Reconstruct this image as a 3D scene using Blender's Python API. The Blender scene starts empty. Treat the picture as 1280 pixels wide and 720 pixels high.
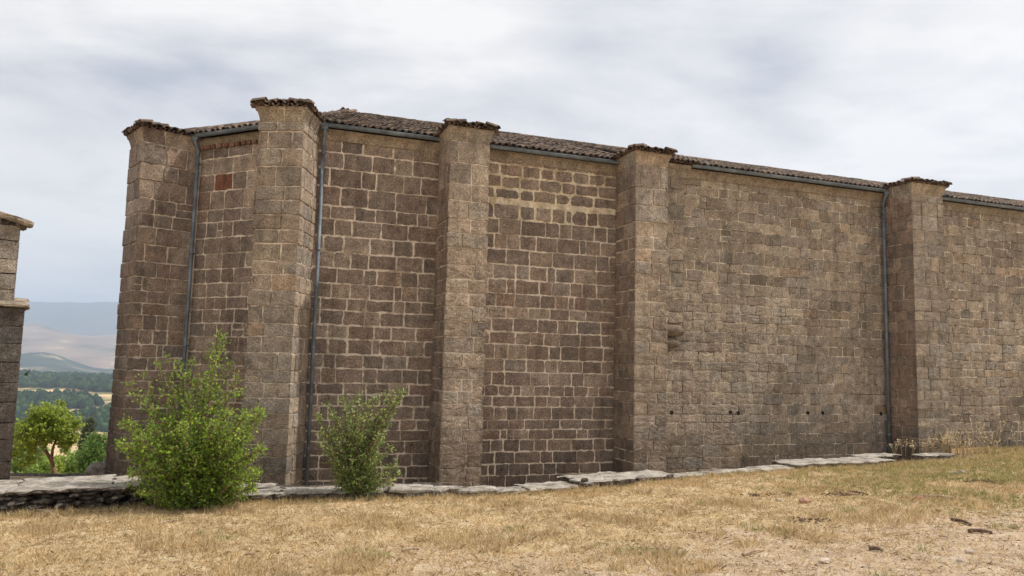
import bpy, math, random
import numpy as np
from mathutils import Vector, noise, Matrix
R = random.Random(7); NR = np.random.default_rng(11)
sc = bpy.context.scene
COL = sc.collection
PI = math.pi
def srgb(r, g, b):
    f = lambda c: (c/255/12.92) if c <= 10.3 else ((c/255+.055)/1.055)**2.4
    return (f(r), f(g), f(b), 1)
def nz(x, y, z=0.0, s=1.0): return noise.noise(Vector((x*s, y*s, z*s)))
def sm(a, b, x):
    t = min(1, max(0, (x-a)/(b-a))); return t*t*(3-2*t)

# ------------------------------------------------------------------ materials
class NT:
    def __init__(s, name):
        s.m = bpy.data.materials.new(name); s.m.use_nodes = True
        s.t = s.m.node_tree; s.b = s.t.nodes['Principled BSDF']; s.out = s.t.nodes['Material Output']
        s.b.inputs['Roughness'].default_value = .9
        s.b.inputs['Specular IOR Level'].default_value = .25
        s.tc = s.t.nodes.new('ShaderNodeTexCoord')
    def n(s, ty, **kw):
        q = s.t.nodes.new(ty)
        for k, v in kw.items(): setattr(q, k, v)
        return q
    def l(s, a, b): s.t.links.new(a, b)
    def noise(s, scale, detail=4, rough=.6, vec=None, dist=0):
        q = s.n('ShaderNodeTexNoise'); q.inputs['Scale'].default_value = scale
        q.inputs['Detail'].default_value = detail; q.inputs['Roughness'].default_value = rough
        q.inputs['Distortion'].default_value = dist
        s.l(vec or s.tc.outputs['Object'], q.inputs['Vector']); return q.outputs[0]
    def ramp(s, fac, stops):
        q = s.n('ShaderNodeValToRGB'); el = q.color_ramp.elements
        while len(el) < len(stops): el.new(.5)
        for e_, (p, c) in zip(el, stops):
            e_.position = p; e_.color = c if isinstance(c, tuple) else (c, c, c, 1)
        s.l(fac, q.inputs[0]); return q.outputs[0]
    def mix(s, a, b, fac, mode='MIX'):
        q = s.n('ShaderNodeMix', data_type='RGBA', blend_type=mode)
        for v, i in ((fac, 0), (a, 6), (b, 7)):
            if hasattr(v, 'links'): s.l(v, q.inputs[i])
            else: q.inputs[i].default_value = v
        return q.outputs[2]
    def attr(s, name='tint'):
        q = s.n('ShaderNodeAttribute', attribute_name=name); return q.outputs['Color']
    def bump(s, h, strength=.5, dist=.02, prev=None):
        q = s.n('ShaderNodeBump'); q.inputs['Strength'].default_value = strength
        q.inputs['Distance'].default_value = dist; s.l(h, q.inputs['Height'])
        if prev: s.l(prev, q.inputs['Normal'])
        s.l(q.outputs[0], s.b.inputs['Normal']); return q.outputs[0]
    def base(s, c):
        if hasattr(c, 'links'): s.l(c, s.b.inputs['Base Color'])
        else: s.b.inputs['Base Color'].default_value = c

def streaks(m, c, amt=.75):
    mp = m.n('ShaderNodeMapping'); mp.inputs['Scale'].default_value = (2.6, 2.6, .22); m.l(m.tc.outputs['Object'], mp.inputs[0])
    return m.mix(c, m.ramp(m.noise(1.5, 6, .7, mp.outputs[0]), [(.34, .66), (.5, 1.0), (.7, 1.14)]), amt, 'MULTIPLY')
def stone_mat(name, smear, patch, mort, grime=.35):
    """block face: own tint, mottling, pits, mortar smeared over it here and there"""
    m = NT(name)
    c = m.attr()
    c = m.mix(c, m.ramp(m.noise(5.5, 5, .65), [(.25, .55), (.5, 1.0), (.78, 1.45)]), 1, 'MULTIPLY')
    c = m.mix(c, m.ramp(m.noise(38, 4, .75), [(.34, .38), (.5, 1.0), (.66, 1.75)]), .85, 'MULTIPLY')
    c = m.mix(c, m.ramp(m.noise(85, 3, .8), [(.36, .55), (.5, 1.0), (.64, 1.5)]), .7, 'MULTIPLY')
    c = m.mix(c, m.ramp(m.noise(.7, 4, .6), [(.3, .72), (.65, 1.2)]), grime*1.6, 'MULTIPLY')
    lich = m.ramp(m.noise(3.1, 8, .72, dist=.4), [(.6, 0.0), (.68, 1.0)])
    c = m.mix(c, srgb(150, 140, 124), m.mix((0, 0, 0, 1), lich, patch))
    sme = m.ramp(m.noise(7.5, 8, .75, dist=.6), [(.6, 0.0), (.66, 1.0)])
    c = m.mix(c, mort, m.mix((0, 0, 0, 1), sme, smear))
    c = streaks(m, c)
    m.base(c)
    h1 = m.noise(24, 6, .75); h2 = m.noise(95, 3, .7)
    p = m.bump(h1, .9, .03); m.bump(h2, .6, .012, p)
    return m.m
def mortar_mat(name, light, dark, thr):
    m = NT(name)
    f = m.ramp(m.noise(2.6, 6, .65), [(thr-.05, 0.0), (thr+.05, 1.0)])
    c = m.mix(dark, light, f)
    c = m.mix(c, m.ramp(m.noise(16, 5, .7), [(.3, .6), (.6, 1.1)]), .8, 'MULTIPLY')
    c = streaks(m, c)
    m.base(c); m.bump(m.noise(40, 5, .75), .8, .02); return m.m
M = {}
MORT = srgb(168, 150, 122)
M['stoneB'] = stone_mat('brown_sandstone', .35, .12, srgb(170, 150, 124))
M['stoneD'] = stone_mat('grey_sandstone', .45, .35, srgb(176, 160, 134))
M['stoneP'] = stone_mat('buttress_stone', .4, .3, srgb(172, 152, 126))
M['mortB'] = mortar_mat('pale_mortar', srgb(224, 208, 188), srgb(178, 160, 140), .45)
M['mortC'] = mortar_mat('sandy_mortar', srgb(222, 206, 178), srgb(186, 168, 140), .47)
M['mortD'] = mortar_mat('weathered_joint', srgb(222, 208, 184), srgb(98, 88, 78), .515)
def simple(name, stops, scale, bs=.5, bscale=30, rough=.9, detail=6, metal=0, bd=.02):
    m = NT(name); m.base(m.ramp(m.noise(scale, detail, .68), stops))
    m.bump(m.noise(bscale, 6, .7), bs, bd); m.b.inputs['Roughness'].default_value = rough
    m.b.inputs['Metallic'].default_value = metal; return m.m
M['cornice'] = stone_mat('cornice_stone', .4, .35, srgb(176, 156, 128))
M['body'] = simple('wall_core', [(.3, srgb(84, 72, 60)), (.7, srgb(120, 106, 88))], 3)
M['hole_shade'] = simple('putlog_shade', [(.3, srgb(26, 22, 19)), (.7, srgb(38, 33, 28))], 20)  # near-black colour painting the shade inside the putlog holes
M['zinc'] = simple('zinc', [(.35, srgb(88, 96, 102)), (.5, srgb(108, 117, 124)), (.65, srgb(132, 140, 146))], 3, .15, 40, .62, 6, .25)
M['deck'] = simple('roof_bed', [(.3, srgb(60, 46, 38)), (.7, srgb(92, 72, 58))], 9)
def tile_mat():
    m = NT('old_clay_tile'); c = m.attr()
    c = m.mix(c, m.ramp(m.noise(22, 6, .75), [(.3, .55), (.5, 1.0), (.7, 1.25)]), .9, 'MULTIPLY')
    li = m.ramp(m.noise(13, 8, .75, dist=.5), [(.55, 0.0), (.63, 1.0)])
    c = m.mix(c, srgb(150, 142, 120), m.mix((0, 0, 0, 1), li, .6))
    m.base(c); m.bump(m.noise(60, 5, .7), .7, .015); return m.m
M['tile'] = tile_mat()
def flag_mat():
    m = NT('pale_flagstone')
    c = m.ramp(m.noise(3.5, 8, .72), [(.32, srgb(104, 95, 86)), (.44, srgb(160, 151, 139)), (.56, srgb(198, 189, 176)), (.7, srgb(218, 211, 198))])
    c = m.mix(c, m.ramp(m.noise(30, 6, .8), [(.38, .35), (.5, 1.0)]), .85, 'MULTIPLY')
    li = m.ramp(m.noise(8, 8, .75, dist=.8), [(.58, 0.0), (.64, 1.0)])
    c = m.mix(c, srgb(96, 92, 80), m.mix((0, 0, 0, 1), li, .55))
    m.base(c); p = m.bump(m.noise(14, 7, .75), .9, .05); m.bump(m.noise(70, 4, .7), .7, .012, p); return m.m
M['flag'] = flag_mat()
M['oldslab'] = simple('old_slab', [(.3, srgb(92, 82, 70)), (.5, srgb(140, 127, 110)), (.68, srgb(180, 166, 144))], 6, .9, 22, .95, 8)
M['rubble'] = simple('dark_rubble', [(.3, srgb(34, 29, 26)), (.44, srgb(70, 62, 56)), (.56, srgb(120, 110, 100)), (.68, srgb(176, 166, 152))], 11, 1, 22, .95, 9, 0, .06)
M['darkashlar'] = stone_mat('sooty_ashlar', .1, .25, srgb(110, 104, 94), .5)
M['mortL'] = mortar_mat('tight_joint', srgb(110, 98, 80), srgb(42, 37, 32), .56)
def ground_mat():
    m = NT('dry_ground'); o = m.tc.outputs['Object']
    big = m.noise(.55, 5, .6); mid = m.noise(3.2, 7, .7); fine = m.noise(30, 7, .8)
    straw = m.ramp(mid, [(.3, srgb(172, 142, 104)), (.5, srgb(214, 188, 146)), (.7, srgb(236, 216, 178))])
    earth = m.ramp(m.noise(5, 8, .72), [(.3, srgb(172, 142, 110)), (.5, srgb(208, 182, 150)), (.72, srgb(230, 210, 182))])
    a = m.attr('earth')
    k = m.mix(a, m.ramp(mid, [(.35, 0.0), (.65, 1.0)]), .35)
    c = m.mix(straw, earth, m.ramp(k, [(.3, 0.0), (.6, 1.0)]))
    gr = m.ramp(m.noise(1.5, 6, .7), [(.57, 0.0), (.7, 1.0)])
    c = m.mix(c, srgb(132, 124, 74), m.mix((0, 0, 0, 1), gr, .5))
    c = m.mix(c, m.ramp(fine, [(.36, .42), (.5, 1.0), (.66, 1.3)]), .85, 'MULTIPLY')
    c = m.mix(c, m.ramp(m.noise(7, 8, .78, dist=.5), [(.36, .55), (.46, 1.0)]), .7, 'MULTIPLY')
    # the far land: fields and scrub; the terrace behind the ledge is bare dirt and rock
    far = m.attr('far')
    fld = m.ramp(m.noise(.012, 6, .65), [(.35, srgb(70, 84, 50)), (.46, srgb(120, 112, 74)), (.54, srgb(196, 168, 122)), (.7, srgb(214, 190, 148))])
    c = m.mix(c, fld, far)
    m.base(c)
    p = m.bump(m.noise(9, 8, .75), .8, .06); m.bump(m.noise(60, 5, .8), .8, .02, p)
    return m.m
M['ground'] = ground_mat()
def leafy(name, tr=.45, warm=(1.0, 1.0, .45, 1)):
    m = NT(name); c = m.attr(); m.base(c); m.b.inputs['Roughness'].default_value = .55
    t = m.n('ShaderNodeBsdfTranslucent'); m.l(m.mix(c, warm, .25) if warm else c, t.inputs['Color'])
    x = m.n('ShaderNodeMixShader'); x.inputs[0].default_value = tr
    m.l(m.b.outputs[0], x.inputs[1]); m.l(t.outputs[0], x.inputs[2]); m.l(x.outputs[0], m.out.inputs['Surface'])
    return m.m
M['leaf'] = leafy('green_leaf'); M['straw'] = leafy('dry_blade', .3, None)
M['bark'] = simple('bark', [(.3, srgb(84, 66, 50)), (.6, srgb(130, 108, 86))], 12, .8, 40)
M['palebark'] = simple('pale_bark', [(.3, srgb(96, 74, 58)), (.6, srgb(150, 118, 94))], 5, .6, 30)
M['drywood'] = simple('weathered_wood', [(.3, srgb(120, 98, 80)), (.6, srgb(190, 168, 142))], 9, .7, 45)
M['darkwood'] = simple('old_wood', [(.3, srgb(70, 54, 44)), (.6, srgb(124, 100, 84))], 9, .7, 45)
M['pebble'] = simple('pebble', [(.3, srgb(150, 130, 112)), (.6, srgb(206, 190, 172))], 8, .6, 30)
M['redstone'] = simple('pinkish_rock', [(.3, srgb(150, 112, 92)), (.6, srgb(192, 152, 128))], 8, .8, 30)
def farm(name, stops, sc_):
    m = NT(name); c = m.ramp(m.noise(sc_, 8, .68), stops); m.base(c); m.b.inputs['Roughness'].default_value = 1
    m.b.inputs['Specular IOR Level'].default_value = 0; return m.m
M['hillA'] = farm('scrub_hill', [(.4, srgb(44, 56, 46)), (.56, srgb(62, 70, 56)), (.66, srgb(170, 150, 120))], .004)
M['hillB'] = farm('dry_hill', [(.35, srgb(84, 84, 66)), (.47, srgb(130, 108, 86)), (.58, srgb(150, 126, 100)), (.7, srgb(210, 184, 148))], .0028)
M['hillC'] = farm('mountain', [(.35, srgb(58, 66, 58)), (.6, srgb(92, 86, 72))], .0015)
m_ = NT('forest_crown'); m_.base(m_.attr()); m_.b.inputs['Specular IOR Level'].default_value = 0; M['forest'] = m_.m

# ------------------------------------------------------------------ mesh helpers
class MB:
    def __init__(s): s.v = []; s.f = []; s.mi = []; s.c = []; s.smooth = []
    def add(s, vs, fs, mi=0, c=(1, 1, 1), smooth=False):
        o = len(s.v); s.v.extend([tuple(v) for v in vs])
        s.c.extend([c]*len(vs)); s.f.extend([tuple(i+o for i in f) for f in fs])
        s.mi.extend([mi]*len(fs)); s.smooth.extend([smooth]*len(fs))
    def box(s, o, ex, ey, ez, mi=0, c=(1, 1, 1)):
        o, ex, ey, ez = map(Vector, (o, ex, ey, ez))
        vs = [o, o+ex, o+ex+ey, o+ey]; vs += [p+ez for p in vs]
        s.add(vs, [(0, 3, 2, 1), (4, 5, 6, 7), (0, 1, 5, 4), (1, 2, 6, 5), (2, 3, 7, 6), (3, 0, 4, 7)], mi, c)
    def prism(s, poly, z0, z1, mi=0, c=(1, 1, 1)):
        k = len(poly); vs = [(x, y, z0) for x, y in poly]+[(x, y, z1) for x, y in poly]
        s.add(vs, [tuple(range(k))[::-1], tuple(range(k, 2*k))]+[(i, (i+1) % k, k+(i+1) % k, k+i) for i in range(k)], mi, c)
    def tube(s, pts, radii, seg=8, mi=0, c=(1, 1, 1), cap=True):
        pts = [Vector(p) for p in pts]; vs = []; fs = []
        up = Vector((.31, .2, .93))
        for i, p in enumerate(pts):
            t = (pts[min(i+1, len(pts)-1)]-pts[max(i-1, 0)]).normalized()
            a = t.cross(up)
            if a.length < .15: a = t.cross(Vector((1, 0, 0)))
            a.normalize(); b = t.cross(a)
            for k in range(seg):
                an = 2*PI*k/seg; vs.append(p+(a*math.cos(an)+b*math.sin(an))*radii[i])
        for i in range(len(pts)-1):
            for k in range(seg):
                k2 = (k+1) % seg; fs.append((i*seg+k, i*seg+k2, (i+1)*seg+k2, (i+1)*seg+k))
        if cap: fs += [tuple(range(seg))[::-1], tuple(range((len(pts)-1)*seg, len(pts)*seg))]
        s.add(vs, fs, mi, c, True)
    def build(s, name, mats, parent=None, loc=(0, 0, 0)):
        me = bpy.data.meshes.new(name); me.from_pydata(s.v, [], s.f)
        for m in (mats if isinstance(mats, list) else [mats]): me.materials.append(m)
        me.polygons.foreach_set('material_index', s.mi); me.polygons.foreach_set('use_smooth', s.smooth)
        a = me.color_attributes.new('tint', 'FLOAT_COLOR', 'POINT')
        a.data.foreach_set('color', np.hstack([np.array(s.c, dtype=np.float32).reshape(-1, 3), np.ones((len(s.v), 1), np.float32)]).ravel())
        o = bpy.data.objects.new(name, me); COL.objects.link(o)
        if parent:
            o.parent = parent
            o.matrix_parent_inverse = parent.matrix_world.inverted() if parent.type == 'MESH' else Matrix.Translation(-Vector(parent.location))
        return o
def np_mesh(name, V, F, C, mat, parent=None, attrs=None):
    """V n*3, F m*k (all faces the same size), C n*3"""
    me = bpy.data.meshes.new(name); k = F.shape[1]
    me.vertices.add(len(V)); me.vertices.foreach_set('co', V.astype(np.float32).ravel())
    me.loops.add(F.size); me.loops.foreach_set('vertex_index', F.astype(np.int32).ravel())
    me.polygons.add(len(F)); me.polygons.foreach_set('loop_start', np.arange(0, F.size, k, dtype=np.int32))
    me.update(calc_edges=True); me.materials.append(mat)
    for nm, c in ([('tint', C)] if C is not None else [])+(attrs or []):
        a = me.color_attributes.new(nm, 'FLOAT_COLOR', 'POINT')
        a.data.foreach_set('color', np.hstack([c, np.ones((len(V), 1))]).astype(np.float32).ravel())
    o = bpy.data.objects.new(name, me); COL.objects.link(o)
    if parent: o.parent = parent; o.matrix_parent_inverse = Matrix.Translation(-Vector(parent.location))
    return o
def tag(o, label=None, cat=None, group=None, kind=None):
    if label: o['label'] = label
    if cat: o['category'] = cat
    if group: o['group'] = group
    if kind: o['kind'] = kind
    return o
def empty(name, loc, label, cat, group=None):
    o = bpy.data.objects.new(name, None); COL.objects.link(o); o.location = loc; o.empty_display_size = .2
    return tag(o, label, cat, group)

# ------------------------------------------------------------------ plan of the church
E2 = np.array([.9397, .3420]); N2 = np.array([.3420, -.9397]); O2 = np.array([0.0, 16.1])
def W(s, o=0.0): return O2+E2*s+N2*o
P1 = W(-4.47)
A_DIR = np.array([-.9065, .4222]); A_DIR = A_DIR/np.linalg.norm(A_DIR)   # apse side, turned 45 degrees from the nave wall
c45, s45 = math.cos(PI/4), math.sin(PI/4)
A_DIR = -np.array([E2[0]*c45+E2[1]*s45, -E2[0]*s45+E2[1]*c45])           # exact octagon turn
def outn(d): return np.array([-d[1], d[0]]) if np.dot(np.array([-d[1], d[0]]), np.array([-.5, -1])) > 0 else np.array([d[1], -d[0]])
A_N = outn(A_DIR)
SIDE = 3.08
P0 = P1+A_DIR*SIDE
B_DIR = np.array([A_DIR[0]*c45+A_DIR[1]*s45, -A_DIR[0]*s45+A_DIR[1]*c45]) # next side goes back into depth
PB = P0+B_DIR*SIDE
PC = PB+np.array([B_DIR[0]*c45+B_DIR[1]*s45, -B_DIR[0]*s45+B_DIR[1]*c45])*SIDE
ZB = -1.15
def v3(p, z): return (float(p[0]), float(p[1]), float(z))

# ------------------------------------------------------------------ masonry
def courses(z0, z1, f, rng):
    z = z0; L = [z]
    while z < z1-.12:
        h = f(z)*rng.uniform(.82, 1.16); z += h
        if z1-z < .14: z = z1
        L.append(min(z, z1))
    L[-1] = z1; return L
def fB(z): return .245 if z < 1.4 else (.275 if z < 3.2 else (.31 if z < 4.6 else .36))
def fD(z): return .235 if z < 2 else (.245 if z < 4 else .27)
PAL_B = [(94, 82, 71), (102, 89, 76), (88, 77, 68), (108, 95, 81), (97, 81, 69), (92, 83, 74), (112, 101, 88), (86, 76, 67)]
PAL_D = [(108, 97, 83), (102, 93, 80), (112, 101, 87), (99, 91, 80), (106, 97, 85), (96, 85, 72), (116, 105, 89), (104, 98, 89)]
PAL_P = [(112, 98, 82), (116, 104, 88), (106, 96, 84), (102, 96, 87), (118, 104, 88), (108, 95, 81), (100, 92, 81)]
PAL_L = [(96, 88, 77), (102, 94, 82), (90, 84, 75)]
PAL_LD = [(66, 60, 54), (74, 66, 58), (58, 52, 47), (84, 76, 66)]
TK = 2.22
def tint(pal, z, rng, dark):
    mean = np.mean([srgb(*q_)[:3] for q_ in pal], axis=0)
    c = (np.array(srgb(*rng.choice(pal))[:3])*.6+mean*.4)*rng.uniform(.86, 1.14)*TK
    r = rng.random()
    if r < .03: c = c*np.array([1.03, .97, .91])
    elif r < .12: c = c*np.array([.95, .99, 1.03])*.92
    elif r < .17: c = c*.78
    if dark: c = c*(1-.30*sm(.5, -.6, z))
    return tuple(c)
def masonry(mb, org, d, n, w, zs, gap, pal, rng, blen=(.3, .66), ledge=(0, 0), relief=.011, rad=.03, chip=0, mi=(0, 1), dark=True, wide=None, holes=(), flare=None):
    """blocks laid in courses on a plane: org 2D start, d direction, n outward; ledge = (left, right) 1 where the blocks turn a corner"""
    org = np.array(org); d = np.array(d); n = np.array(n)
    def pt(s, z, h):
        if flare: h = h+flare(z)
        p = org+d*s+n*h; return (p[0], p[1], z)
    ph = rng.uniform(0, 99)
    # mortar bed (a strip per course)
    for z0, z1 in zip(zs, zs[1:]):
        mm = mi[1]
        if wide and wide[0] <= (z0+z1)/2 <= wide[1]: mm = mi[2]
        mb.add([pt(0, z0, 0), pt(w, z0, 0), pt(w, z1, 0), pt(0, z1, 0)], [(0, 1, 2, 3)], mm)
    flip = np.cross(np.append(d, 0), [0, 0, 1.0])[:2].dot(n) < 0
    for ci, (z0, z1) in enumerate(zip(zs, zs[1:])):
        if z1-z0 < .105: continue
        cr_ = relief+chip*(.5+.5*math.sin(z0*37.7+z1*11)); s = -ledge[0]*cr_; end = w+ledge[1]*cr_; h = z1-z0
        rowrel = relief*rng.uniform(.75, 1.25)
        first = True
        while s < end-.01:
            L = rng.uniform(*blen)*(.8+.6*h)
            if rng.random() < .12: L *= .5
            if end-(s+L) < .17: L = end-s
            s1 = s+L
            parts = [(z0, z1)]
            if h > .26 and L < .42 and not wide and rng.random() < .06: zc = z0+h*rng.uniform(.4, .6); parts = [(z0, zc), (zc, z1)]
            for a, b in parts:
                g = gap*rng.uniform(.55, 1.45); rr = rad*.75
                if wide and wide[0] <= (a+b)/2 <= wide[1]: g *= rng.uniform(1.1, 2.4); rr = rad*1.5; J_ = 1
                if rng.random() < .12: rr *= 1.8
                gl = 0 if (first and ledge[0]) else g/2; gr = 0 if (s1 >= end-1e-6 and ledge[1]) else g/2
                wav = lambda ss, zz: .010*nz(ss*.9+ph, zz*3, ph)+.004*nz(ss*4, zz*9, ph)
                x0, x1, y0, y1 = s+gl, s1-gr, a+g/2, b-g/2
                if x1-x0 < .03 or y1-y0 < .03: continue
                cx, cy = (x0+x1)/2, (y0+y1)/2
                jt = lambda q: rng.uniform(-q, q)
                q = min(rr, (x1-x0)*.3, (y1-y0)*.3)
                def cr(): return q*rng.choice((.15, .3, .5, .8, 1.4))
                ring = []
                kl = .3 if gl == 0 else 1; kr = .3 if gr == 0 else 1
                cs = [cr()*kl, cr()*kr, cr()*kr, cr()*kl]
                J = min(.014, g*.5+.003)
                def ep(f, lo=x0, hi=x1): return lo+(hi-lo)*f
                def edge(p, q_, nrm, kk, am):
                    for i_ in range(kk+1):
                        f = i_/kk; wj = am*(rng.uniform(-1, 1)*(1 if 0 < i_ < kk else .5))
                        ring.append((p[0]+(q_[0]-p[0])*f+nrm[0]*wj, p[1]+(q_[1]-p[1])*f+nrm[1]*wj))
                kx = 5 if x1-x0 > .3 else 3; JL = J if gl else 0; JR = J if gr else 0
                edge((x0+cs[0], y0), (x1-cs[1], y0), (0, 1), kx, J)
                edge((x1, y0+cs[1]), (x1, y1-cs[2]), (1, 0), 3, JR)
                edge((x1-cs[2], y1), (x0+cs[3], y1), (0, 1), kx, J)
                edge((x0, y1-cs[3]), (x0, y0+cs[0]), (1, 0), 3, JL)
                ring = [(xx, yy+wav(xx, yy)) for xx, yy in ring]
                k = len(ring); hr = rowrel*rng.uniform(.6, 1.4) if not chip else cr_*rng.uniform(.8, 1.05)
                hs = [max(.004, hr+jt(.003)) for _ in ring]
                vs = [pt(xx, yy, -.004) for xx, yy in ring]
                ins = .008
                for (xx, yy), hh in zip(ring, hs):
                    tx = xx+np.clip(cx-xx, -ins, ins); ty = yy+np.clip(cy-yy, -ins, ins)
                    if gl == 0 and xx <= x0+1e-4: tx = x0
                    if gr == 0 and xx >= x1-1e-4: tx = x1
                    if (gl == 0 and tx <= x0+1e-4) or (gr == 0 and tx >= x1-1e-4): hh = cr_
                    vs.append(pt(tx, ty, hh))
                for (xx, yy), hh in zip(ring, hs):
                    tx = xx+(cx-xx)*.45; ty = yy+(cy-yy)*.45; vs.append(pt(tx, ty, hh+jt(.004)+.003))
                vs.append(pt(cx, cy, hr+jt(.005)+.002))
                fs = []
                for i in range(k):
                    j = (i+1) % k
                    fs += [(i, j, k+j, k+i), (k+i, k+j, 2*k+j, 2*k+i), (2*k+i, 2*k+j, 3*k)]
                if flip: fs = [f[::-1] for f in fs]
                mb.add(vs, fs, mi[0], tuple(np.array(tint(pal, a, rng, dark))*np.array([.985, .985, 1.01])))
            s = s1; first = False
    for hs_, hz in holes:  # flat dark discs on the wall stand for shaded holes, nothing is recessed
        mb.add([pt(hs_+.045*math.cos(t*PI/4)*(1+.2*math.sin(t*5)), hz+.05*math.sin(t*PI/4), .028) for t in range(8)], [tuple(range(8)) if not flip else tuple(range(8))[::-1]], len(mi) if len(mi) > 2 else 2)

church = empty('stone_church', v3(W(3, 1), ZB), 'long brown sandstone church with square buttresses, polygonal end and clay tiled eaves', 'church')
EZ1, EZ2 = 6.13, 6.27       # wall tops under the eaves: apse and choir, nave
S_END = 24.0
ridge_z = 8.17; RD = 5.0
# cores
mb = MB()
back = lambda s: W(s, -10.0)
foot = [P1+N2*-.03, P0+(A_DIR*0)-A_N*.03, PB, PC, back(-4.47), back(S_END), W(S_END, -.03)]
mb.prism([tuple(p) for p in foot][::-1], ZB-.3, EZ1-.02)
mb.prism([tuple(W(3.3, -.04)), tuple(W(S_END-.02, -.04)), tuple(back(S_END-.02)), tuple(back(3.3))], ZB-.28, EZ2-.02)
mb.build('wall_core', M['body'], church)
zsB = courses(ZB, EZ1, fB, random.Random(3)); zsD = courses(ZB, EZ2, fD, random.Random(5))
zsC = [z for z in zsB if z < 4.4]; _k = int(round((5.04-zsC[-1])/.28)); zsC = zsC+[zsC[-1]+(5.04-zsC[-1])*(j+1)/_k for j in range(_k)]+[5.135]+[5.135+(EZ1-5.135)*f for f in (.25, .52, .78, 1.0)]
walls = [ # org s0, s1, zs, gap, pal, mats, rad, wide, holes
 (-4.25, -1.66, zsB, .025, PAL_B, ('stoneB', 'mortB', 'mortC', 'hole_shade'), .026, (5.62, 5.8), []),
 (-.92, 2.49, zsC, .023, PAL_B, ('stoneB', 'mortB', 'mortC', 'hole_shade'), .028, (4.85, 5.8), []),
 (3.2, 10.34, zsD, .008, PAL_D, ('stoneD', 'mortD', 'mortD', 'hole_shade'), .022, None, [(.72, .62), (2.3, .63), (2.52, .61), (4.55, .62), (5.0, .62), (6.85, .60)]),
 (11.3, S_END, zsD, .012, PAL_D, ('stoneD', 'mortD', 'mortD', 'hole_shade'), .024, None, []),
]
for i, (s0, s1, zs, gap, pal, ms, rad, wide, holes) in enumerate(walls):
    mb = MB()
    masonry(mb, W(s0), E2, N2, s1-s0, zs, gap, pal, random.Random(20+i), mi=(0, 1, 2), rad=rad, wide=wide, holes=holes,
            blen=(.28, .62) if i < 2 else (.28, .66), relief=.011 if i < 2 else .006)
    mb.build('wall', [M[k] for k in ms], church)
mb = MB()
masonry(mb, P0-A_DIR*.3, -A_DIR, A_N, SIDE-.3+.3, zsB, .018, PAL_B, random.Random(34), mi=(0, 1, 2), rad=.028)
rp = P0+(P1-P0)*.5
best = min(range(len(mb.v)), key=lambda i: (mb.v[i][0]-(-5.9))**2*4+(mb.v[i][2]-5.28)**2 if mb.c[i] != (1, 1, 1) else 99)
cc_ = mb.c[best]; mb.c = [tuple(srgb(124, 84, 66)[:3]) if c == cc_ else c for c in mb.c]
mb.build('wall', [M[k] for k in ('stoneB', 'mortB', 'mortC', 'hole_shade')], church)

# ---- tiles
TP = [(96, 80, 70), (104, 86, 74), (124, 104, 90), (136, 116, 100), (114, 102, 90), (90, 78, 69), (130, 109, 94), (82, 69, 61), (146, 128, 112)]
def tile(mb, p, t, w, k, L=.44, r0=.085, r1=.07, up=True, rng=R, pal=TP):
    """one curved clay tile: p lower end centre, t up-slope, w sideways, k plane normal"""
    seg = 6; c = tuple(np.array(srgb(*rng.choice(pal))[:3])*rng.uniform(.55, 1.0))
    vs = []
    sgn = 1 if up else -1
    th = .019
    for (q, r, rr) in ((p, r0, 0), (p+t*L, r1, 0), (p, r0-th, 0), (p+t*.12, r0-th, 0)):
        for i in range(seg+1):
            a = PI*i/seg; vs.append(q+w*(r*math.cos(a))+k*(sgn*r*math.sin(a)*.9))
    fs = []
    K = seg+1
    for i in range(seg):
        fs += [(i, i+1, K+i+1, K+i), (2*K+i, 2*K+i+1, i+1, i), (3*K+i, 3*K+i+1, 2*K+i+1, 2*K+i)]
    mb.add(vs, fs, 0, c, False)
def tile_plane(mb, a, b, inn, pitch, inside, rng, sp=.15, step=.25, over=0.0, n_rows=30, jit=1.0, L=.36):
    """a-b: eave line (3D), inn: unit plan direction up the slope; inside(u, v) keeps a tile (u along the eave, v up the slope)"""
    a = Vector(a); b = Vector(b); w = (b-a); Lw = w.length; w.normalize()
    t = Vector((inn[0]*math.cos(pitch), inn[1]*math.cos(pitch), math.sin(pitch)))
    k = w.cross(t)
    if k.z < 0: k = -k
    nc = max(2, int(Lw/sp)); sp = Lw/nc
    for r in range(n_rows):
        for c in range(nc+1):
            u = c*sp; v = r*step-over
            jx = rng.gauss(0, .008)*jit; jv = rng.gauss(0, .016)*jit
            if inside(u, max(v, .001)):
                q = a+w*(u+jx)+t*(v+jv)+k*(.04+.016*rng.random()+.01*nz(u*2, v*2, 3))
                ww = (w+t*rng.gauss(0, .05)*jit).normalized()
                tt = (t+k*-.03+w*rng.gauss(0, .035)*jit).normalized()
                tile(mb, q, tt, ww, k, rng=rng, L=L, r0=sp*.44, r1=sp*.36)
            u2 = u+sp/2
            if r < 3 and c < nc and inside(u2, max(v, .001)):
                tile(mb, a+w*u2+t*(v-.03+rng.gauss(0, .012))+k*.045, t, w, k, up=False, L=L, r0=sp*.40, r1=sp*.44, rng=rng, pal=[(80, 62, 52), (100, 78, 64), (116, 92, 76)])
def pitch_of(dz, dist): return math.atan2(dz, dist)
OV = .16
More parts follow.
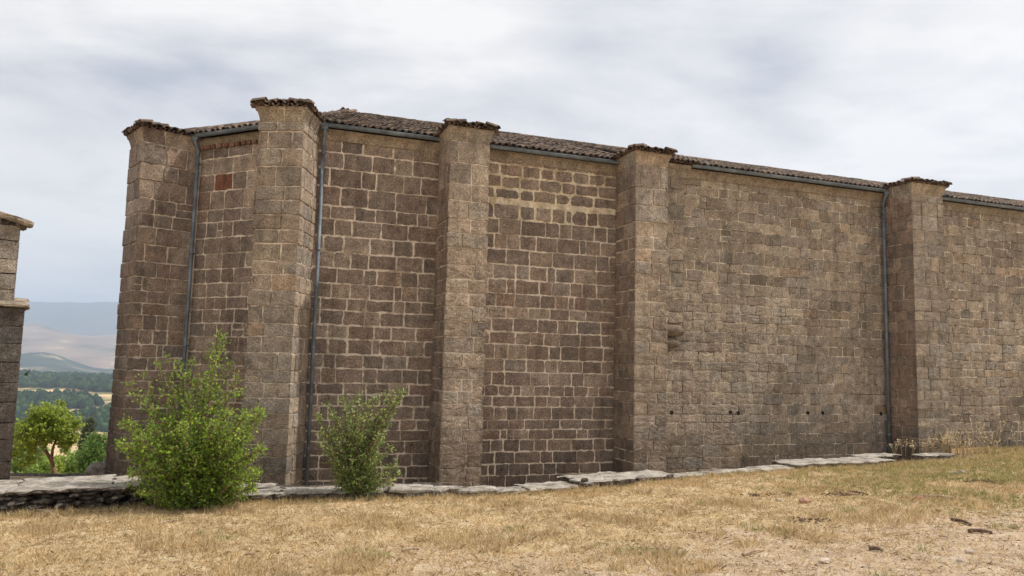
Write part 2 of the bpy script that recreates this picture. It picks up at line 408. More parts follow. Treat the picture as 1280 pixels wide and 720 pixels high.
# choir roof plane (s -4.47 .. 3.3) and nave roof plane (3.3 .. end), apse planes up to the ridge end
apex = W(-3.05, -RD); apexz = ridge_z
roofs = MB(); deck = MB()
def nave_plane(s0, s1, ez, rng, lefthip):
    a = v3(W(s0, OV), ez); b = v3(W(s1, OV), ez)
    p = pitch_of(ridge_z-ez, RD+OV); Ls = math.hypot(ridge_z-ez, RD+OV)
    def ins(u, v):
        if v > Ls: return False
        if lefthip: return u > (v/Ls)*(-3.05+4.47+.07)-.03
        return True
    tile_plane(roofs, a, b, -N2, p, ins, rng)
    top = W(-3.05 if lefthip else s0, -RD); te = W(s1, -RD)
    dz = -.045
    deck.add([v3(W(s0, OV-.05), ez+dz), v3(W(s1, OV-.05), ez+dz), v3(te, ridge_z+dz), v3(top, ridge_z+dz)], [(0, 1, 2, 3)])
    deck.add([v3(W(s0, OV-.05), ez+dz-.05), v3(W(s1, OV-.05), ez+dz-.05), v3(te, ridge_z+dz-.05), v3(top, ridge_z+dz-.05)], [(3, 2, 1, 0)])
    o = back(s0 if not lefthip else -4.47)+N2*-.2; q = back(s1)+N2*-.2
    deck.add([v3(top, ridge_z-.02), v3(te, ridge_z-.02), v3(q, ez), v3(o, ez)], [(0, 1, 2, 3)])
nave_plane(-4.47, 3.2, EZ1+.09, random.Random(41), True)
nave_plane(3.2, S_END, EZ2+.09, random.Random(42), False)
def apse_plane(pa, pb, nn, ez, rng):
    d = (pb-pa)/np.linalg.norm(pb-pa); L = np.linalg.norm(pb-pa)
    a = pa+nn*OV-d*.06; b = pb+nn*OV+d*.06; Lw = L+.12
    au = float(np.dot(apex-a, d)); dist = float(np.dot(a-apex, nn)); Ls = math.hypot(apexz-ez, dist)
    def ins(u, v):
        f = v/Ls
        return f < 1 and au*f-.04 < u < Lw+(au-Lw)*f+.04
    tile_plane(roofs, v3(a, ez), v3(b, ez), -nn, pitch_of(apexz-ez, dist), ins, rng)
    deck.add([v3(a, ez-.04), v3(b, ez-.04), v3(apex, apexz-.04)], [(0, 1, 2)])
    deck.add([v3(a, ez-.09), v3(b, ez-.09), v3(apex, apexz-.09)], [(2, 1, 0)])
apse_plane(P0, P1, A_N, EZ1+.09, random.Random(43))
BN = outn(B_DIR)
if np.dot(BN, P0-apex) < 0: BN = -BN
apse_plane(PB, P0, BN, EZ1+.09, random.Random(44))
CN = (PC-PB)/SIDE; CN = np.array([-CN[1], CN[0]]); CN = CN if np.dot(CN, PB-apex) > 0 else -CN
apse_plane(PC, PB, CN, EZ1+.09, random.Random(45))
# hip and ridge tiles
def ridge_run(a, b, rng):
    a = Vector(a); b = Vector(b); t = (b-a).normalized(); L = (b-a).length; w = t.cross(Vector((0, 0, 1))).normalized(); k = w.cross(t)
    if k.z < 0: k = -k
    s = 0
    while s < L:
        tile(roofs, a+t*s+k*(.05+.01*rng.random())+w*rng.gauss(0, .01), (t+k*.04).normalized(), w, k, r0=.11, r1=.095, rng=rng); s += .34
ridge_run(v3(P1+(apex-P1)*.12, EZ1+.12+.1*2.1), v3(apex, apexz-.06), random.Random(51))
ridge_run(v3(P0+A_N*.1+BN*.1, EZ1+.12), v3(apex, apexz-.06), random.Random(52))
ridge_run(v3(apex+E2*.5, apexz-.05), v3(W(S_END, -RD), ridge_z+.0), random.Random(53))
rf = roofs.build('roof', M['tile'], church)
deck.build('roof_bed', M['deck'], rf)

# ---- eaves: cornice under the tiles, gutters
def cornice_run(pa, pb, nn, ez, dentil=True, rng=R):
    mb = MB(); d = (pb-pa); L = np.linalg.norm(d); d = d/L
    prof = [(-.02, -.20), (.035, -.20), (.045, -.15), (.06, -.10), (.09, -.055), (.115, -.045), (.115, .0), (-.02, .0)]
    vs = []
    N = max(2, int(L/.5))
    for i in range(N+1):
        for (o, z) in prof: vs.append(v3(pa+d*(L*i/N)+nn*(o+(.004*nz(i*3.1, o*9, 2))), ez+z+.006*nz(i*1.7, 4.0, ez)))
    K = len(prof); fs = [(i*K+j, i*K+(j+1) % K, (i+1)*K+(j+1) % K, (i+1)*K+j) for i in range(N) for j in range(K)]
    fs += [tuple(range(K)), tuple(range(N*K, (N+1)*K))[::-1]]
    mb.add(vs, fs, 0, tint(PAL_D, 5, rng, False))
    if dentil:
        s = .06
        while s < L-.1:
            wd = rng.uniform(.07, .13)
            mb.box(v3(pa+d*s+nn*.03, ez-.215-rng.random()*.02), v3(d*wd, 0), v3(nn*.05, 0), (0, 0, .085), 0, tuple(np.array(srgb(*rng.choice([(130, 92, 74), (110, 84, 68), (142, 106, 84)]))[:3])))
            s += wd+rng.uniform(.04, .10)
    return mb.build('cornice', M['cornice'], church)
cornice_run(W(-4.2), W(-1.6), N2, EZ1+.03, False)
cornice_run(W(-.95), W(2.5), N2, EZ1+.03, False)
cornice_run(W(3.2), W(10.4), N2, EZ2+.03, False)
cornice_run(W(11.25), W(S_END), N2, EZ2+.03, False)
cornice_run(P0+A_DIR*-.2, P1+A_DIR*.35, A_N, EZ1+.03)
def gutter(pa, pb, nn, z):
    mb = MB(); d = (pb-pa); L = np.linalg.norm(d); d = d/L; r = .055; seg = 8
    def ring(p):
        out = []
        for rr in (r, r-.008):
            for i in range(seg+1):
                a = PI*i/seg; out.append(v3(p+nn*(rr*math.cos(a)), z-rr*math.sin(a)))
        return out
    vs = []; K = 2*(seg+1); N = max(1, int(L/2))
    for i in range(N+1): vs += ring(pa+d*L*i/N)
    vs = [(x, y, zz+.008*math.sin(i*.7)) for i, (x, y, zz) in enumerate([v for v in vs])] if False else vs
    fs = []
    for i in range(N):
        for j in range(seg):
            fs += [(i*K+j, i*K+j+1, (i+1)*K+j+1, (i+1)*K+j), (i*K+seg+1+j, (i+1)*K+seg+1+j, (i+1)*K+seg+2+j, i*K+seg+2+j)]
        fs += [(i*K, (i+1)*K, (i+1)*K+seg+1, i*K+seg+1), (i*K+seg, i*K+2*seg+1, (i+1)*K+2*seg+1, (i+1)*K+seg)]
    fs += [tuple(range(seg+1))[::-1], tuple(range(N*K, N*K+seg+1))]
    mb.add(vs, fs)
    mb.tube([v3(pa+nn*r, z+.003), v3(pb+nn*r, z+.003)], [.008, .008], 6)
    s = .3
    while s < L:
        mb.box(v3(pa+d*s-nn*r, z+.004), v3(d*.025, 0), v3(nn*(2*r+.006), 0), (0, 0, .005))
        mb.box(v3(pa+d*s+nn*(r+.002), z-.03), v3(d*.025, 0), v3(nn*.005, 0), (0, 0, .036)); s += .8
    mb.build('gutter', M['zinc'], church)
GO = .22
gutter(W(-4.15, GO), W(-1.66, GO), N2, EZ1+.085)
gutter(W(-.9, GO), W(2.46, GO), N2, EZ1+.07)
gutter(W(4.3, GO), W(10.3, GO), N2, EZ2+.085)
gutter(W(11.35, GO), W(S_END, GO), N2, EZ2+.085)
gutter(P0-A_DIR*.36+A_N*GO, P1+A_DIR*.5+A_N*GO, A_N, EZ1+.085)
def downpipe(p, q, z0, z1, nn):
    """outlet at p (under the gutter), pipe at q against the wall"""
    mb = MB(); r = .037
    pts = [v3(p, z1), v3(p, z1-.08), v3((p+q)/2, z1-.17), v3(q, z1-.27), v3(q, z1-.4)]
    mb.tube(pts, [r*1.25, r, r, r, r], 10)
    mb.box(v3(p-np.array([.06, .05]), z1-.06), (.12, 0, 0), (0, .10, 0), (0, 0, .10))
    mb.tube([v3(q, z1-.38), v3(q, (z0+z1)/2), v3(q, z0)], [r, r, r], 12)
    z = z1-.5
    while z > z0+.2:
        mb.tube([v3(q, z), v3(q, z-.06)], [r+.006, r+.006], 12)
        mb.box(v3(q-nn*.09-np.array([.01, 0]), z-.045), v3(nn*.09, 0), (.02, 0, 0), (0, 0, .03))
        z -= 1.9
    mb.build('downpipe', M['zinc'], church)
gp = P0-A_DIR*.44; downpipe(gp+A_N*GO, gp+A_N*.12, ZB, EZ1+.04, A_N)
gp = W(-4.06); downpipe(gp+N2*GO, gp+N2*.12, ZB, EZ1+.04, N2)
gp = W(10.2); downpipe(gp+N2*GO, gp+N2*.12, -.62, EZ2+.04, N2)

# ---- buttresses
def buttress(c, nn, w, prot, zt, rng, face_pal=PAL_P, shade_pal=PAL_B, gap=.018, capz=None, foot=.0):
    """c: middle of the foot on the wall plane, nn outward"""
    nn = np.array(nn)/np.linalg.norm(nn); d = np.array([-nn[1], nn[0]])   # looking at the front, d runs left to right
    e0 = c-d*w/2
    zs = courses(ZB, zt-.28, lambda z: fB(z)*1.02, rng)
    par = MB()
    inn = -.25
    par.prism([tuple(e0+nn*inn+d*.004), tuple(e0+d*(w-.004)+nn*inn), tuple(e0+d*(w-.004)+nn*(prot-.004)), tuple(e0+nn*(prot-.004)+d*.004)], ZB-.2, zt-.05, 1)
    kw = dict(mi=(0, 1, 2), relief=.010, rad=.022, chip=.022)
    masonry(par, e0+nn*prot, d, nn, w, zs, gap, face_pal, rng, blen=(.3, .62), ledge=(1, 1), **kw)
    masonry(par, e0+nn*(-.02), nn, -d, prot+.02, zs, gap, shade_pal, rng, blen=(.24, .5), ledge=(0, 1), **kw)  # darker left palette paints its shade; paler fronts paint the grazing sun
    masonry(par, e0+d*w+nn*(-.02), nn, d, prot+.02, zs, gap, face_pal, rng, blen=(.24, .5), ledge=(0, 1), **kw)
    b = par.build('buttress', [M['stoneP'], M['mortB'], M['mortC'], M['hole_shade']], church)
    # cavetto cornice on three sides, mitred
    cor = MB()
    prof = [(-.01, -.27), (.012, -.27), (.02, -.225), (.035, -.16), (.06, -.09), (.082, -.065), (.086, .0), (-.01, .0)]
    path = lambda o: [e0-d*o+nn*-.1, e0-d*o+nn*(prot+o), e0+d*(w+o)+nn*(prot+o), e0+d*(w+o)+nn*-.1]
    K = len(prof)
    for i in range(3):
        kk = 2; cuts = [0, rng.uniform(.35, .65), 1]
        for j in range(kk):
            f0, f1 = cuts[j], cuts[j+1]-(.012 if j < kk-1 else 0); f0 += .012 if j else 0
            vs = []
            for f in (f0, f1):
                for (o, z) in prof:
                    p_, q_ = path(o)[i], path(o)[i+1]; vs.append(v3(p_+(q_-p_)*f, zt+z))
            cor.add(vs, [(a_, (a_+1) % K, K+(a_+1) % K, K+a_) for a_ in range(K)]+[tuple(range(K)), tuple(range(K, 2*K))[::-1]], 0, tint(face_pal, 5, rng, False))
        vs = []
        for f in (0, 1):
            for (o, z) in prof:
                p_, q_ = path(o-.010)[i], path(o-.010)[i+1]; vs.append(v3(p_+(q_-p_)*f, zt+z-.002))
        cor.add(vs, [(a_, (a_+1) % K, K+(a_+1) % K, K+a_) for a_ in range(K)], 1)
    cor.add([v3(path(.08)[i], zt-.01) for i in range(4)], [(0, 1, 2, 3)])
    cor.build('cornice', [M['cornice'], M['mortB']], b)
    # hipped tile cap
    o = .125; w2 = w+2*o; rise = .13; hd = w2/2
    A = e0-d*o+nn*(prot+o); B = A+d*w2; run = prot+o+.15
    p = math.atan2(rise, hd); Ls = math.hypot(rise, hd); tm = MB()
    tile_plane(tm, v3(A, zt), v3(B, zt), -nn, p, lambda u, v: v < Ls and v-.06 < u < w2-v+.06, rng, sp=.155, step=.2, n_rows=3, jit=1.3, L=.24)
    tile_plane(tm, v3(A-nn*run, zt), v3(A, zt), d, p, lambda u, v: v < Ls and u < run-v+.06, rng, sp=.155, step=.2, n_rows=3, jit=1.3, L=.24)
    tile_plane(tm, v3(B, zt), v3(B-nn*run, zt), -d, p, lambda u, v: v < Ls and u > v-.06, rng, sp=.155, step=.2, n_rows=3, jit=1.3, L=.24)
    top = (A+B)/2-nn*hd
    for q0, q1 in ((A, top), (B, top), (top, top-nn*(run-hd))):
        za = zt+.03 if q0 is not top else zt+rise+.02
        a = Vector(v3(q0, za)); bb = Vector(v3(q1, zt+rise+.02)); t = (bb-a).normalized(); L = (bb-a).length
        ww = t.cross(Vector((0, 0, 1))).normalized(); k = ww.cross(t); k = -k if k.z < 0 else k; s = 0
        s = .10
        while s < L-.1: tile(tm, a+t*s+k*.012+ww*rng.gauss(0, .01), t, ww, k, L=min(.3, L-s+.05), r0=.075, r1=.065, rng=rng); s += .22
    cap = tm.build('tile_cap', M['tile'], b)
    dk = MB(); q = [A+d*.03-nn*.03, B-d*.03-nn*.03, top, top-nn*(run-hd), A-nn*run+d*.03, B-nn*run-d*.03]
    zz = [zt-.0, zt-.0, zt+rise-.03, zt+rise-.03, zt-.0, zt-.0]
    dk.add([v3(q[i], zz[i]) for i in range(6)], [(0, 1, 2), (0, 2, 3, 4), (1, 5, 3, 2)])
    dk.build('mortar_bed', M['deck'], cap)
    return b
buttress(W(18.3+.5), N2, 1.0, .9, 6.42, random.Random(66), PAL_D, PAL_D, gap=.009)
bis1 = A_N+N2; bis0 = A_N+BN
buttress(W(-1.68+.39), N2, .78, .9, 6.28, random.Random(61))
buttress(W(2.47+.37), N2, .74, .9, 6.28, random.Random(62))
buttress(W(10.32+.5), N2, 1.0, .9, 6.42, random.Random(63), PAL_D, PAL_B, gap=.009)  # left side stone darkened to paint its shade
B1 = buttress(P1-bis1/np.linalg.norm(bis1)*.08+np.array([-.09, 0]), bis1, .80, .95, 6.25, random.Random(64))
B0 = buttress(P0-bis0/np.linalg.norm(bis0)*.08, bis0, .80, 1.08, 6.17, random.Random(65), PAL_B, PAL_B)
# narrow pilaster beside the third buttress, on a double-roll corbel
mb = MB(); zsP = courses(2.66, 6.1, fB, random.Random(8))
mb.prism([tuple(W(3.2, -.02)), tuple(W(4.16, -.02)), tuple(W(4.16, .085)), tuple(W(3.2, .085))], 2.66, 6.2, 1)
masonry(mb, W(3.2, .09), E2, N2, .96, zsP, .009, PAL_D, random.Random(9), ledge=(0, 1), mi=(0, 1, 2), rad=.02)
masonry(mb, W(4.16, 0), N2, E2, .09, zsP, .009, PAL_D, random.Random(9), ledge=(0, 1), mi=(0, 1, 2), rad=.02)
pil = mb.build('pilaster', [M['stoneD'], M['mortD'], M['mortD'], M['hole_shade']], church)
mb = MB()
prof = [(-.02, -.28), (.09, -.28), (.11, -.22), (.15, -.12), (.2, -.07), (.22, -.0), (-.02, 0)]
vs = [v3(W(s, o), 6.34+z) for s in (3.2, 4.32) for o, z in prof]
K = len(prof); mb.add(vs, [(j, (j+1) % K, K+(j+1) % K, K+j) for j in range(K)]+[tuple(range(K)), tuple(range(K, 2*K))[::-1]])
mb.c = [tint(PAL_D, 5, R, False)]*len(mb.v); co = mb.build('cornice', M['cornice'], pil)
mb = MB(); tile_plane(mb, v3(W(3.2, .3), 6.35), v3(W(4.42, .3), 6.35), -N2, .3, lambda u, v: v < 1.0, random.Random(12), sp=.135, step=.2, n_rows=6, jit=1.5, L=.27)
mb.build('tile_cap', M['tile'], pil)
mb = MB()
for (zc, r, s1_) in ((2.47, .14, 4.17), (2.19, .13, 4.04)):
    pts = []; rad = []
    for i in range(9):
        f = i/8; pts.append(v3(W(3.2+(s1_-3.2)*f, .15), zc-.01*f)); rad.append(r*(1 if f < .72 else math.sqrt(max(.04, 1-((f-.72)/.285)**2))))
    mb.tube(pts, rad, 14, 0, tuple(srgb(112, 99, 84)[:3]))
    mb.box(v3(W(3.2, -.02), zc-r*.8), v3(E2*(s1_-.1-3.2), 0), v3(N2*.15, 0), (0, 0, r*1.6), 0, tuple(srgb(112, 99, 84)[:3]))
co = mb.build('corbel', M['stoneD'], church)
co['label'] = 'double roll corbel stone sticking out of the wall'

# ------------------------------------------------------------------ neighbouring stone building, left edge
nb_o = np.array([-8.60, 13.4])                 # right front corner
dR = np.array([-.62, .785]); dR /= np.linalg.norm(dR)   # its right side runs back
dF = np.array([-.785, -.62]); dF /= np.linalg.norm(dF)  # its front runs left and nearer
nF = -dR; nR = np.array([.785, .62])
nb = empty('stone_outbuilding', v3(nb_o, ZB), 'dark stone building corner with slab roof at the far left edge', 'building')
def nb_stage(o, w, dep, z0, z1, pal, mats, seed, hh):
    mb = MB(); zs = courses(z0, z1, lambda z: hh, random.Random(seed))
    mb.prism([tuple(o), tuple(o+dR*dep), tuple(o+dR*dep+dF*w), tuple(o+dF*w)][::1], z0, z1-.005, 1)
    kw = dict(mi=(0, 1), rad=.012, relief=.008, dark=False)
    masonry(mb, o+nF*.006, dF, nF, w, zs, .010, pal, random.Random(seed+1), blen=(.4, .8), ledge=(1, 0), **kw)
    masonry(mb, o+nR*.006, dR, nR, dep, zs, .010, pal, random.Random(seed+2), blen=(.4, .8), ledge=(1, 0), **kw)
    return mb.build('wall', [M[k] for k in mats], nb)
w1 = nb_stage(nb_o, 3.4, 5, ZB-.4, 2.40, PAL_LD, ('darkashlar', 'mortL', 'hole_shade'), 70, .33)
w1['label'] = 'dark sooty lower wall'
w2 = nb_stage(nb_o+dR*.14+dF*.16, 3.2, 4.6, 2.42, 3.86, PAL_L, ('stoneD', 'mortL', 'hole_shade'), 75, .30)
w2['label'] = 'paler upper wall'
def slab(mb, poly, z, th, rng, slope=(0, 0), rough=.02, inset=.03, mi=0, c=(1, 1, 1), origin=None, edge=None):
    """flat split stone with a broken edge; poly 2D, top at z"""
    pts = []
    for i in range(len(poly)):
        a = np.array(poly[i]); b = np.array(poly[(i+1) % len(poly)]); L = np.linalg.norm(b-a); k = max(1, int(L/.11))
        nn_ = np.array([(b-a)[1], -(b-a)[0]])/max(L, 1e-6)
        for j in range(k):
            q = a+(b-a)*j/k+nn_*rng.gauss(0, rough*.8)+nn_*.03*nz(a[0]*3+j*.4, a[1]*3, z); pts.append(q)
    cx = np.mean(pts, axis=0); og = cx if origin is None else np.array(origin)
    zf = lambda p: z+(p[0]-og[0])*slope[0]+(p[1]-og[1])*slope[1]
    k = len(pts); vs = []
    for sc_, dz, r in ((.955, -th, .01), (1.0, -th*.62, .012), (.985, -th*.32, .01), (.995, -th*.1, .006), (.93, 0, .006), (.62, .004, .012), (.3, .006, .012)):
        for p in pts:
            q = cx+(p-cx)*sc_+np.array([rng.gauss(0, r), rng.gauss(0, r)])*(1 if sc_ > .9 else .3); vs.append((q[0], q[1], zf(q)+dz+rng.gauss(0, r*.5)))
    vs.append((cx[0], cx[1], zf(cx)+.004)); fs = [tuple(range(k))[::-1]]
    for l in range(6):
        for i in range(k): j = (i+1) % k; fs.append((l*k+i, l*k+j, (l+1)*k+j, (l+1)*k+i))
    for i in range(k): fs.append((6*k+i, 6*k+(i+1) % k, 7*k))
    # orientation
    ar = sum(pts[i][0]*pts[(i+1) % k][1]-pts[(i+1) % k][0]*pts[i][1] for i in range(k))
    if ar < 0: fs = [f[::-1] for f in fs]
    n0 = len(mb.mi); mb.add(vs, fs, mi, c)
    if edge is not None:
        for q in range(n0, n0+1+2*k): mb.mi[q] = edge
def plan_rect(o, d1, a0, a1, d2, b0, b1): return [tuple(o+d1*a0+d2*b0), tuple(o+d1*a1+d2*b0), tuple(o+d1*a1+d2*b1), tuple(o+d1*a0+d2*b1)]
mb = MB(); rg = random.Random(80)
for i in range(5): slab(mb, plan_rect(nb_o, dF, -.06+i*.72, .60+i*.72, dR, -.10, .42), 2.47+.01*rg.random(), .05, rg, slope=tuple(dR*.28), rough=.02, origin=nb_o)
for i in range(4): slab(mb, plan_rect(nb_o, dR, .44+i*1.1, 1.52+i*1.1, dF, -.12, .30), 2.49, .09, rg, rough=.02)
mb.build('slab_ledge', M['oldslab'], nb)
mb = MB()
u_ = nb_o+dR*.14+dF*.16
for i in range(4): slab(mb, plan_rect(u_, dF, -.17+i*.85, .75+i*.85, dR, -.16, 1.0), 4.0+.22*(i*.85), .11, rg, slope=tuple(dF*.22+dR*.05), rough=.015, origin=u_+dF*(i*.85))
for i in range(4): slab(mb, plan_rect(u_, dF, -.10+i*.85, .75+i*.85, dR, 1.0, 4.7), 4.02+.22*(i*.85), .11, rg, slope=tuple(dF*.22+dR*.02), rough=.015, origin=u_+dF*(i*.85))
mb.prism([tuple(u_), tuple(u_+dR*4.5), tuple(u_+dR*4.5+dF*3.1), tuple(u_+dF*3.1)], 3.80, 3.9, 0)
mb.build('slab_roof', M['oldslab'], nb)
mb = MB()
f0 = u_+nF*.004
mb.add([v3(f0+dF*.0, 3.84), v3(f0+dF*3.1, 3.84), v3(f0+dF*3.1, 4.56), v3(f0, 3.91)], [(0, 1, 2, 3)])
mb.add([v3(u_, 3.84), v3(u_+dR*4.5, 3.84), v3(u_+dR*4.5, 3.92), v3(u_, 3.92)], [(0, 1, 2, 3)])
for i in range(16):
    s = .1+i*.19; hgt = 3.86+rg.random()*.1*(1+s)
    slab(mb, plan_rect(f0, dF, s, s+rg.uniform(.2, .34), nF, -.1, rg.uniform(.03, .09)), hgt+.1, .09, rg, rough=.012)
mb.build('gable_rubble', M['rubble'], nb)

# ------------------------------------------------------------------ ground
GA, GB = .035, -.037
def plane(x, y):
    yy = max(y, -20.0)
    return GA*max(-14, min(16, x))+GB*yy
LED = [(-30, 3.2), (-14, 8.2), (-9, 10.1), (-6.99, 10.78), (-5.17, 11.62), (-3.82, 11.85), (-1.92, 12.14), (.08, 12.35), (1.56, 13.03), (3.36, 14.43), (5.97, 15.79), (7.99, 16.6), (11.16, 17.85), (12.3, 18.4), (20, 22.0), (60, 36)]
LX = [p[0] for p in LED]; LY = [p[1] for p in LED]
def ledy(x): return float(np.interp(x, LX, LY))
def far_z(x, y):
    if y < 17.5: return -1.15
    r = y
    base = -1.3-.15*(r-17.5)
    base = max(base, -60)+ (0 if r < 300 else 2.2*nz(x*.004, y*.004, 1))
    # wooded rise
    base += 27*sm(600, 1120, r+90*nz(x*.003, 5, 0))*(1-sm(1350, 2000, r))*(.85+.2*nz(x*.002, 1.5, 0))
    return base
def ground_z(x, y):
    ly = ledy(x); front = plane(x, y)
    dd = y-ly
    lip = plane(x, ly)
    k = sm(.15, .5, dd)
    right = sm(9.0, 11.5, x)
    behind = -1.15*(1-right)+(lip-.05)*right if y < 21 else far_z(x, y)
    if y >= 17.5:
        q = sm(17.5, 21, y) if x < 0 else 1
        behind = far_z(x, y) if x < 6 else (far_z(x, y)*sm(24, 60, y)+(1-sm(24, 60, y))*(behind if y < 21 else (lip-.05)*right-1.15*(1-right)))
    z = front*(1-k)+behind*k
    if dd < .5 and y > 2:
        z += .02*nz(x*1.1, y*1.1, 0)+.012*nz(x*4, y*4, 3)+.006*nz(x*11, y*11, 7)
    return z
def graded(lo, hi, step, far_lo, far_hi, g=1.16):
    a = list(np.arange(lo, hi+1e-6, step)); s = step; x = a[-1]
    while x < far_hi: s *= g; x += s; a.append(min(x, far_hi))
    s = step; x = a[0]; pre = []
    while x > far_lo: s *= g; x -= s; pre.append(max(x, far_lo))
    return np.array(pre[::-1]+a)
gx = graded(-13, 16, .11, -7800, 7800); gy = graded(3.5, 21.5, .11, -350, 9300)
def earth_mask(x, y):
    """bare trodden dirt across the near right, grass left and along the ledge"""
    d = y-(7.3+.42*x) 
    m = .5-.28*(d-.2)+.55*nz(x*.5, y*.8, 4)+.35*nz(x*1.7, y*2.2, 9)
    m -= .5*sm(-1.5, -5, x)
    return min(1, max(0, m))
nxg, nyg = len(gx), len(gy)
V = np.zeros((nxg*nyg, 3)); EM = np.zeros((nxg*nyg, 3)); FM = np.zeros((nxg*nyg, 3)); i = 0
for y in gy:
    for x in gx:
        V[i] = (x, y, ground_z(x, y))
        if -20 < x < 25 and -5 < y < 25:
            EM[i] = earth_mask(x, y)
            if y > ledy(x)+.3: EM[i] = .75
        else: EM[i] = .4
        FM[i] = sm(24, 60, y); i += 1
a_ = np.arange(nyg-1)[:, None]*nxg+np.arange(nxg-1)[None, :]; a_ = a_.ravel()
F = np.stack([a_, a_+1, a_+nxg+1, a_+nxg], 1)
g = np_mesh('ground', V, F, None, M['ground'], attrs=[('earth', EM), ('far', FM)])
tag(g, kind='structure')
g.data.polygons.foreach_set('use_smooth', [True]*len(F))

# hills: three ranges, nearer to farther
def hills(name, r0, r1, top, base, mat, seed, rough, nu=420, nv=46):
    us = np.linspace(-1.35, 1.35, nu); vs = np.linspace(0, 1, nv); V = []
    for v in vs:
        for u in us:
            r = r0+(r1-r0)*v; x, y = u*r, r
            prof = math.sin(min(1, v*1.18)*PI/2) if v < .85 else 1-(v-.85)*1.5
            t = top(u)
            nn_ = noise.fractal(Vector((x/r1*9+seed, y/r1*9, seed*.7)), 1.0, 2.1, 6)
            V.append((x, y, base+(t-base)*prof*(1+rough*nn_*(.35+.65*(1-abs(2*v-1))))))
    V = np.array(V); a = (np.arange(nv-1)[:, None]*nu+np.arange(nu-1)[None, :]).ravel()
    o = np_mesh(name, V, np.stack([a, a+1, a+nu+1, a+nu], 1), None, mat); tag(o, kind='structure')
    o.data.polygons.foreach_set('use_smooth', [True]*len(a))
hills('hills', 2300, 3300, lambda u: 8-62*sm(-.63, -.52, u)+18*nz(u*14, 3, 1), -64, M['hillA'], 3, .6)
hills('hills', 3500, 5400, lambda u: 195-75*sm(-.66, -.5, u)+16*nz(u*12, 8, 1), -64, M['hillB'], 9, .42)
hills('hills', 6000, 8300, lambda u: 560+20*nz(u*7, 1, 5)+30*nz(u*18, 4, 5)-30*math.exp(-((u+.60)/.025)**2), -64, M['hillC'], 15, .10)

# ------------------------------------------------------------------ leaves, stems
def leaf_arrays(P, D, size, cols, rng, aspect=.55):
    """P n*3 leaf bases, D n*3 directions; a folded rhombus per leaf"""
    n = len(P); D = D/np.linalg.norm(D, axis=1, keepdims=True)
    r = rng.normal(size=(n, 3)); S = np.cross(D, r); S /= np.linalg.norm(S, axis=1, keepdims=True)
    Nn = np.cross(S, D); sz = size*rng.uniform(.6, 1.3, (n, 1))
    V = np.stack([P, P+D*sz*.5+S*sz*aspect*.5+Nn*sz*.08, P+D*sz, P+D*sz*.5-S*sz*aspect*.5+Nn*sz*.08], 1).reshape(-1, 3)
    F = np.arange(4*n).reshape(-1, 4); C = np.repeat(cols, 4, axis=0)
    return V, F, C
GREENS = np.array([srgb(*c)[:3] for c in [(128, 160, 54), (104, 142, 48), (142, 174, 60), (82, 120, 42), (160, 184, 72)]])
def shrub(name, base, tips, twigs, leaf, label, cat, low=None, dens=1.0, greens=GREENS, seed=1, group=None, young=.35, stemr=.014, bright=1.0):
    rng = np.random.default_rng(seed); rr = random.Random(seed)
    root = empty(name, base, label, cat, group); base = np.array(base)
    st = MB(); P = []; D = []; Cc = []
    def leaves(p, dv, n, spread, yt):
        for _ in range(n):
            q = p+rng.normal(size=3)*spread; P.append(q); v = dv*.6+rng.normal(size=3); v[2] += .15; D.append(v)
            c = greens[rng.integers(len(greens))]*rng.uniform(.7, 1.25)
            if rng.random() < yt: c = c*np.array([1.35, 1.25, .8])
            Cc.append(c*bright)
    for (tx, ty, tz) in tips:
        tip = np.array([tx, ty, tz]); b0 = base+np.array([rr.gauss(0, .05), rr.gauss(0, .05), -.05])
        H = tip-b0; mid = b0+H*.45+np.array([H[0]*-.16, H[1]*-.16, H[2]*.05])+rng.normal(size=3)*.04
        pts = []; N = 9
        for k in range(N+1):
            t = k/N; pts.append((1-t)**2*b0+2*t*(1-t)*mid+t*t*tip+rng.normal(size=3)*.012*(t > 0))
        L = np.linalg.norm(H)
        st.tube(pts, [stemr*(1-.8*k/N)*min(1.3, L/1.3) for k in range(N+1)], 5)
        for j in range(int(twigs*L)):
            t = rng.uniform(.18, 1.0)
            k = min(N-1, int(t*N)); f = t*N-k; p = pts[k]*(1-f)+pts[k+1]*f
            ax = (pts[k+1]-pts[k]); ax = ax/np.linalg.norm(ax)
            dv = rng.normal(size=3); dv -= ax*dv.dot(ax); dv = dv/np.linalg.norm(dv)*.8+ax*.7
            if low is not None: tl = low*(1.15-t)*rng.uniform(.5, 1.3)+.05
            else: tl = rng.uniform(.08, .22)
            e = p+dv*tl; m = (p+e)/2+np.array([0, 0, .02])
            st.tube([p, m, e], [.004, .003, .002], 3, cap=False)
            nl = int(max(3, tl*38*dens))
            for q in range(nl):
                ft = (q+.5)/nl; leaves(p+(e-p)*ft, dv, 1, .016, young*t)
        leaves(tip, H/L, int(6*dens), .035, young)
    P = np.array(P); V, F, C = leaf_arrays(P, np.array(D), leaf, np.array(Cc), rng, .62)
    keep = np.ones(len(F), bool)
    st.build('stems', M['bark'], root)
    np_mesh('foliage', V, F[keep], C, M['leaf'], root)
    return root
def pxw(px, py, y):     # world point seen at photo pixel px, py at depth y (used to take measurements off the photo)
    p = math.radians(95.8); r = math.radians(1.4); a, b = (px-640)/950, -(py-360)/950
    x1, y1 = math.cos(r)*a-math.sin(r)*b, math.sin(r)*a+math.cos(r)*b
    X, Y, Z = x1, math.cos(p)*y1+math.sin(p), math.sin(p)*y1-math.cos(p)
    return np.array([X/Y*y, y, 1.6+Z/Y*y])
